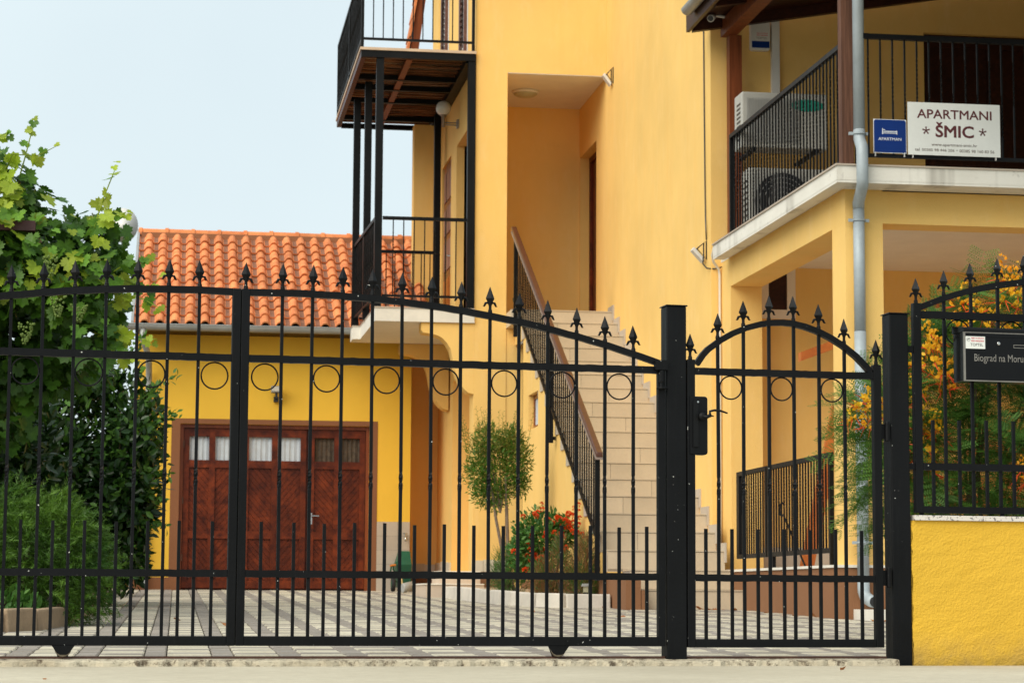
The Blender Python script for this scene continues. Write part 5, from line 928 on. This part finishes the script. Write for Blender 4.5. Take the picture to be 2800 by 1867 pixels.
# --- lantana with orange heads
T = shrub('lantana', 'green lantana bush covered in orange red flower heads', 'shrub', (3.66, 23.0, .24), [(3.66, 23.0, .88, .30, .3, .30), (3.85, 23.0, .92, .15, .2, .20), (3.50, 23.0, .72, .18, .25, .26)], 2300, OVAL, (.045, .075), ('lantana_leaf', 'bush_tip'), .12, .4, .4, .4, .7, stems=6)
def head_data(k):
    rr = np.random.default_rng(k); d = unit(rr.normal(size=(26, 3)) + np.array([0, -.2, .6])); v, f = leaf_array(d * .012, unit(d), rr.normal(size=(26, 3)), .021, [(-.30, .2, 0), (.30, .2, 0), (.42, .75, 0), (0, 1, 0), (-.42, .75, 0)], [(0, 1, 2, 3, 4)]); return np_mesh('flower_head', [(v, f, 0)], (0, 0, 0), ('petal_orange',))
HD = [head_data(k) for k in range(3)]
for x, z, n in ((3.92, 1.10, 16), (3.80, .98, 10), (3.70, .92, 7), (3.95, .95, 7), (3.60, .72, 7), (3.48, .80, 5), (3.62, 1.17, 4), (3.50, 1.02, 3), (3.88, .75, 4), (3.46, .65, 4)):
    for k in range(n): T.inst('flower_head', HD[random.randrange(3)], (x + random.gauss(0, .055), 22.76 + random.uniform(-.06, .12), z + random.gauss(0, .05)), rot=(random.uniform(-.6, .6), random.uniform(-.6, .6), random.uniform(0, 6)), scale=random.uniform(.75, 1.2))
shrub('rosemary', 'dense dark green upright herb below the small tree', 'shrub', (3.40, 23.3, .25), [(3.40, 23.3, .56, .22, .22, .30), (3.28, 23.3, .50, .12, .2, .26)], 2600, NEEDLE, (.05, .09), ('herb_leaf', 'bush_tip'), .15, .2, .5, 1.1, .6, stems=6)
shrub('dry_grass', 'reddish brown tufts of fading flowers in front of the stair wall', 'shrub', (3.62, 22.1, .22), [(3.62, 22.1, .50, .20, .2, .26), (3.52, 22.1, .42, .14, .15, .22), (3.70, 22.1, .70, .08, .1, .22)], 3200, NEEDLE, (.05, .10), ('red_stalk', 'herb_leaf'), .35, .15, .5, 1.3, .5, stems=6)
shrub('dry_grass', 'green and rust coloured broom-like tuft at the foot of the stairs', 'shrub', (3.92, 22.0, .22), [(3.90, 22.0, .52, .20, .2, .30), (4.0, 22.0, .45, .10, .15, .28), (3.95, 22.0, .80, .07, .1, .14)], 3400, NEEDLE, (.05, .10), ('herb_leaf', 'red_stalk'), .45, .15, .5, 1.4, .5, stems=6)
# --- bird-of-paradise shrub behind the fence
T = Thing('flowering_shrub', 'feathery green shrub with yellow and red flower spikes behind the fence', 'shrub', (4.6, 12.9, .1))
CB = [(4.55, 12.9, 1.35, .50, .45, .62), (4.15, 12.8, 1.25, .28, .35, .40), (5.05, 12.9, 1.55, .45, .45, .62), (4.70, 12.8, 1.80, .30, .30, .34), (3.98, 12.6, 1.24, .13, .2, .22), (4.4, 12.9, .95, .45, .4, .35), (5.4, 13, 1.3, .4, .4, .6), (4.45, 12.8, 1.62, .25, .3, .3)]
for k in range(14):
    b = CB[k % 8]; e = Vector((b[0] + random.uniform(-.3, .3) * b[3], b[1] + random.uniform(-.3, .3), b[2] + random.uniform(-.2, .5) * b[5])); T.part('branch', Mesh().tube([(4.6 + random.uniform(-.2, .2), 12.95 + random.uniform(-.1, .1), .05), Vector((4.6, 12.95, .55)).lerp(e, .45), e], [.016, .011, .004], 6), 'twig', smooth=True)
pv = []; pf = []
for k in range(6):
    y = .12 + k * .15; l_ = .27 * (1 - .25 * abs(k - 3) / 3)
    for sg in (-1, 1): o = len(pv); pv += [(0, y - .03, 0), (sg * l_ * .5, y - .035, .015), (sg * l_, y + .05, 0), (sg * l_ * .5, y + .05, .015)]; pf += [(o, o + 1, o + 2, o + 3)]
nf = 1900; P_, d_ = clumpy(nf, CB, .45, .5); D = unit(d_ * np.array([1, 1, .6]) + np.array([0, -.15, .1]) + RNG.normal(size=d_.shape) * .4); ch = []
for i in range(nf):
    L_ = RNG.uniform(.14, .25); up_ = np.array([0, -.25, 1.]) + RNG.normal(size=3) * .35; sd_ = unit(np.cross(D[i], up_)); t_ = np.repeat(np.linspace(.25, 1, 5), 2); sg = np.tile([-1., 1.], 5)[:, None]
    pts = P_[i] + D[i] * (t_ * L_)[:, None] + np.array([0, 0, -.25]) * (t_ ** 2 * L_)[:, None]; v, f = leaf_array(pts, sd_ * sg + D[i] * .55 + np.array([0, 0, -.15]), np.broadcast_to(up_, (10, 3)), np.full(10, L_ * .42), pv, pf); ch.append((v, f, 0))
np_part(T, 'foliage', ch, ('feather_leaf',), 'stuff')
def spike(k):
    rr = np.random.default_rng(40 + k); ch = []; n = 12; t_ = np.linspace(0, 1, n); a = t_ * 14; P0 = np.stack([.034 * (1 - t_ * .75) * np.cos(a), .034 * (1 - t_ * .75) * np.sin(a), t_ * .13], 1)
    for q in range(3):
        v, f = leaf_array(P0 + rr.normal(size=P0.shape) * .004, unit(P0 * np.array([1, 1, 0]) + np.array([0, 0, .03]) + rr.normal(size=P0.shape) * .018), rr.normal(size=P0.shape), .032 * (1.1 - .6 * t_), [(0, 0, 0), (.32, .45, .1), (.2, .95, 0), (-.2, .95, 0), (-.32, .45, .1)], [(0, 1, 2, 3, 4)]); ch.append((v, f, 0))
    m_ = 12; P1 = np.repeat(P0[:5], 3, 0)[:m_]; v, f = leaf_array(P1, unit(P1 * np.array([1, 1, 0]) + np.array([0, 0, -.012]) + rr.normal(size=P1.shape) * .014), rr.normal(size=P1.shape), .085, [(-.035, 0, 0), (.035, 0, 0), (.02, .6, .02), (0, 1, .05), (-.02, .6, .02)], [(0, 1, 2, 3, 4)]); ch.append((v, f, 1))
    return np_mesh('flower_spike', ch, (0, 0, 0), ('petal_yellow', 'petal_red'))
SPK = [spike(k) for k in range(3)]
spots_ = [(3.90, 1.42), (3.97, 1.45), (3.93, 1.33), (4.02, 1.36), (3.86, 1.35), (4.28, 1.88), (4.30, 1.78), (4.32, 1.66), (4.36, 1.60), (4.24, 1.68), (4.29, 1.50), (4.42, 1.55), (4.45, 1.62), (4.52, 2.05), (4.62, 2.0), (4.50, 1.92), (4.72, 1.97), (4.80, 2.2), (4.85, 2.12), (4.90, 2.2), (4.88, 2.02), (4.78, 2.05), (4.66, 1.88), (4.92, 1.9), (4.83, 1.86), (4.33, 1.33), (4.38, 1.28), (4.31, 1.14), (4.34, 1.08), (4.12, 1.25), (4.10, 1.40), (4.14, 1.55), (4.88, 1.05), (4.93, 1.0), (4.40, 1.82), (4.56, 1.80)]
for x, z in spots_: T.inst('flower_spike', SPK[random.randrange(3)], (x * .97 + random.uniform(-.02, .02), 12.42 + random.uniform(-.08, .08), (z - .296) * .97 + .25), rot=(random.uniform(-.35, .35), random.uniform(-.35, .35), random.uniform(0, 6)), scale=random.uniform(.9, 1.35))

# ================================================================== BEDS, KERBS, SMALL THINGS
def kerb_run(name, label, pts, wd, h, seg, matn, drop=0.):
    pts = [Vector((*p, 0)) for p in pts]; cx = sum((p.x for p in pts)) / len(pts); cy = sum((p.y for p in pts)) / len(pts); T = Thing(name, label, 'kerb', (cx, cy, gz(cy))); L = 0
    path = []
    for a, b in zip(pts, pts[1:]):
        n = max(1, round((b - a).length / seg)); path += [a.lerp(b, i / n) for i in range(n)]
    path.append(pts[-1])
    for a, b in zip(path, path[1:]):
        d = (b - a).normalized(); s_ = Vector((-d.y, d.x, 0)) * wd / 2; a2, b2 = a + d * .006, b - d * .006; hh = h + random.uniform(-.008, .008)
        o = T.part('kerb_stone', Mesh().rings([[c - s_ + Vector((0, 0, gz(c.y) - .05)), c + s_ + Vector((0, 0, gz(c.y) - .05)), c + s_ * .8 + Vector((0, 0, gz(c.y) + hh)), c - s_ * .8 + Vector((0, 0, gz(c.y) + hh))] for c in (a2, b2)]), matn); bevel(o, .012, 2)
kerb_run('bed_kerb', 'pale kerb stones edging the flower bed before the stairs', [(3.06, 26.1), (3.10, 24.4), (3.22, 22.6), (3.40, 21.55), (3.62, 21.32), (4.05, 21.32)], .11, .135, .42, 'kerb_stone_white')
kerb_run('bed_kerb', 'brown weathered kerb stones edging the bed at the left', [(-1.9, 13.7), (-1.02, 14.05), (-.86, 14.4), (-.74, 15.1), (-.69, 17.4), (-.65, 19.5)], .10, .13, .40, 'kerb_stone_brown')
def bed(name, poly, z, matn): m = Mesh(); m.add([(x, y, gz(y) + z) for x, y in poly], [tuple(range(len(poly)))]); struct(name, m, matn)
bed('flower_bed', [(3.10, 26.1), (3.14, 24.4), (3.26, 22.6), (3.44, 21.6), (3.64, 21.37), (4.05, 21.37), (4.05, 27.6), (3.10, 27.6)], .10, 'gravel_bed')
bed('planting_bed', [(-6, 13.0), (-1.9, 13.72), (-1.05, 14.1), (-.9, 14.45), (-.78, 15.1), (-.73, 17.4), (-.69, 19.5), (-.66, 24), (-.8, 30), (-6, 30)], .075, 'earth')
T = Thing('solar_light', 'small solar path light in the flower bed by the stairs', 'lamp', (3.845, 21.5, .26))
T.part('stake', Mesh().lathe([(.012, 0), (.014, .10)], (3.845, 21.5, .25), 8), 'black_plastic'); T.part('lantern', Mesh().box(3.825, 3.867, 21.48, 21.52, .35, .405), 'lamp_shade'); T.part('cap', Mesh().prism([(3.81, .4055), (3.88, .4055), (3.872, .432), (3.818, .432)], 'y', 21.465, 21.535), 'grey_plastic')
T = Thing('stone_step', 'low rough concrete block below the downpipe spout', 'block', (5.75, 17.5, .1), mesh=Mesh().box(5.33, 6.4, 17.15, 17.735, .05, .22), mats=('white_slab',))
DL = Mesh().add([(0, 0, 0), (.25, .3, .16), (.22, .7, .05), (0, 1, .18), (-.22, .7, .22), (-.25, .3, .03), (0, .5, -.02)], [(0, 1, 6), (1, 2, 6), (2, 3, 6), (3, 4, 6), (4, 5, 6), (5, 0, 6)]).data('fallen_leaf', mats=('dead_leaf',))
def litter(label, group, pts, s0, s1):
    for x, y, z in pts:
        o = bpy.data.objects.new('fallen_leaf', DL); COL.objects.link(o); o.location = (x, y, z + .004); o.rotation_euler = (random.uniform(-.5, .5), random.uniform(-.5, .5), random.uniform(0, 6.3)); o.scale = (random.uniform(s0, s1),) * 3; o['label'] = label; o['category'] = 'leaf'; o['group'] = group
litter('dry reddish leaf lying at the foot of the beige steps', 'dry leaves by the steps', [(x, 20.70 - random.uniform(0, .1), gz(20.7)) for x in (4.75, 4.8, 4.87, 4.93, 5.0, 5.1, 5.16)], .08, .15)
litter('dry reddish leaf lying by the brown terrace plinth', 'dry leaves by the terrace', [(5.12 - .03 * random.random(), 18 + .5 * k, gz(18 + .5 * k)) for k in range(4)] + [(5.3 + .12 * k, 17.05 + .05 * random.random(), gz(17.1)) for k in range(4)], .05, .09)
litter('dry leaf lying on the cream pavers', 'dry leaves on the yard', [(.05, 16.5, gz(16.5)), (.35, 15.2, gz(15.2)), (3.05, 19.5, gz(19.5)), (3.5, 18.2, gz(18.2)), (4.2, 19.2, gz(19.2)), (-.6, 17.6, gz(17.6)), (-.5, 18.2, gz(18.2)), (3.9, 20.9, gz(20.9)), (1.9, 14.3, gz(14.3))], .05, .09)
litter('small brown leaf lying on the street in front of the gate', 'dry leaves on the street', [(-.45, 8.35, 0), (2.75, 9.35, 0), (3.95, 9.98, 0)], .02, .04)
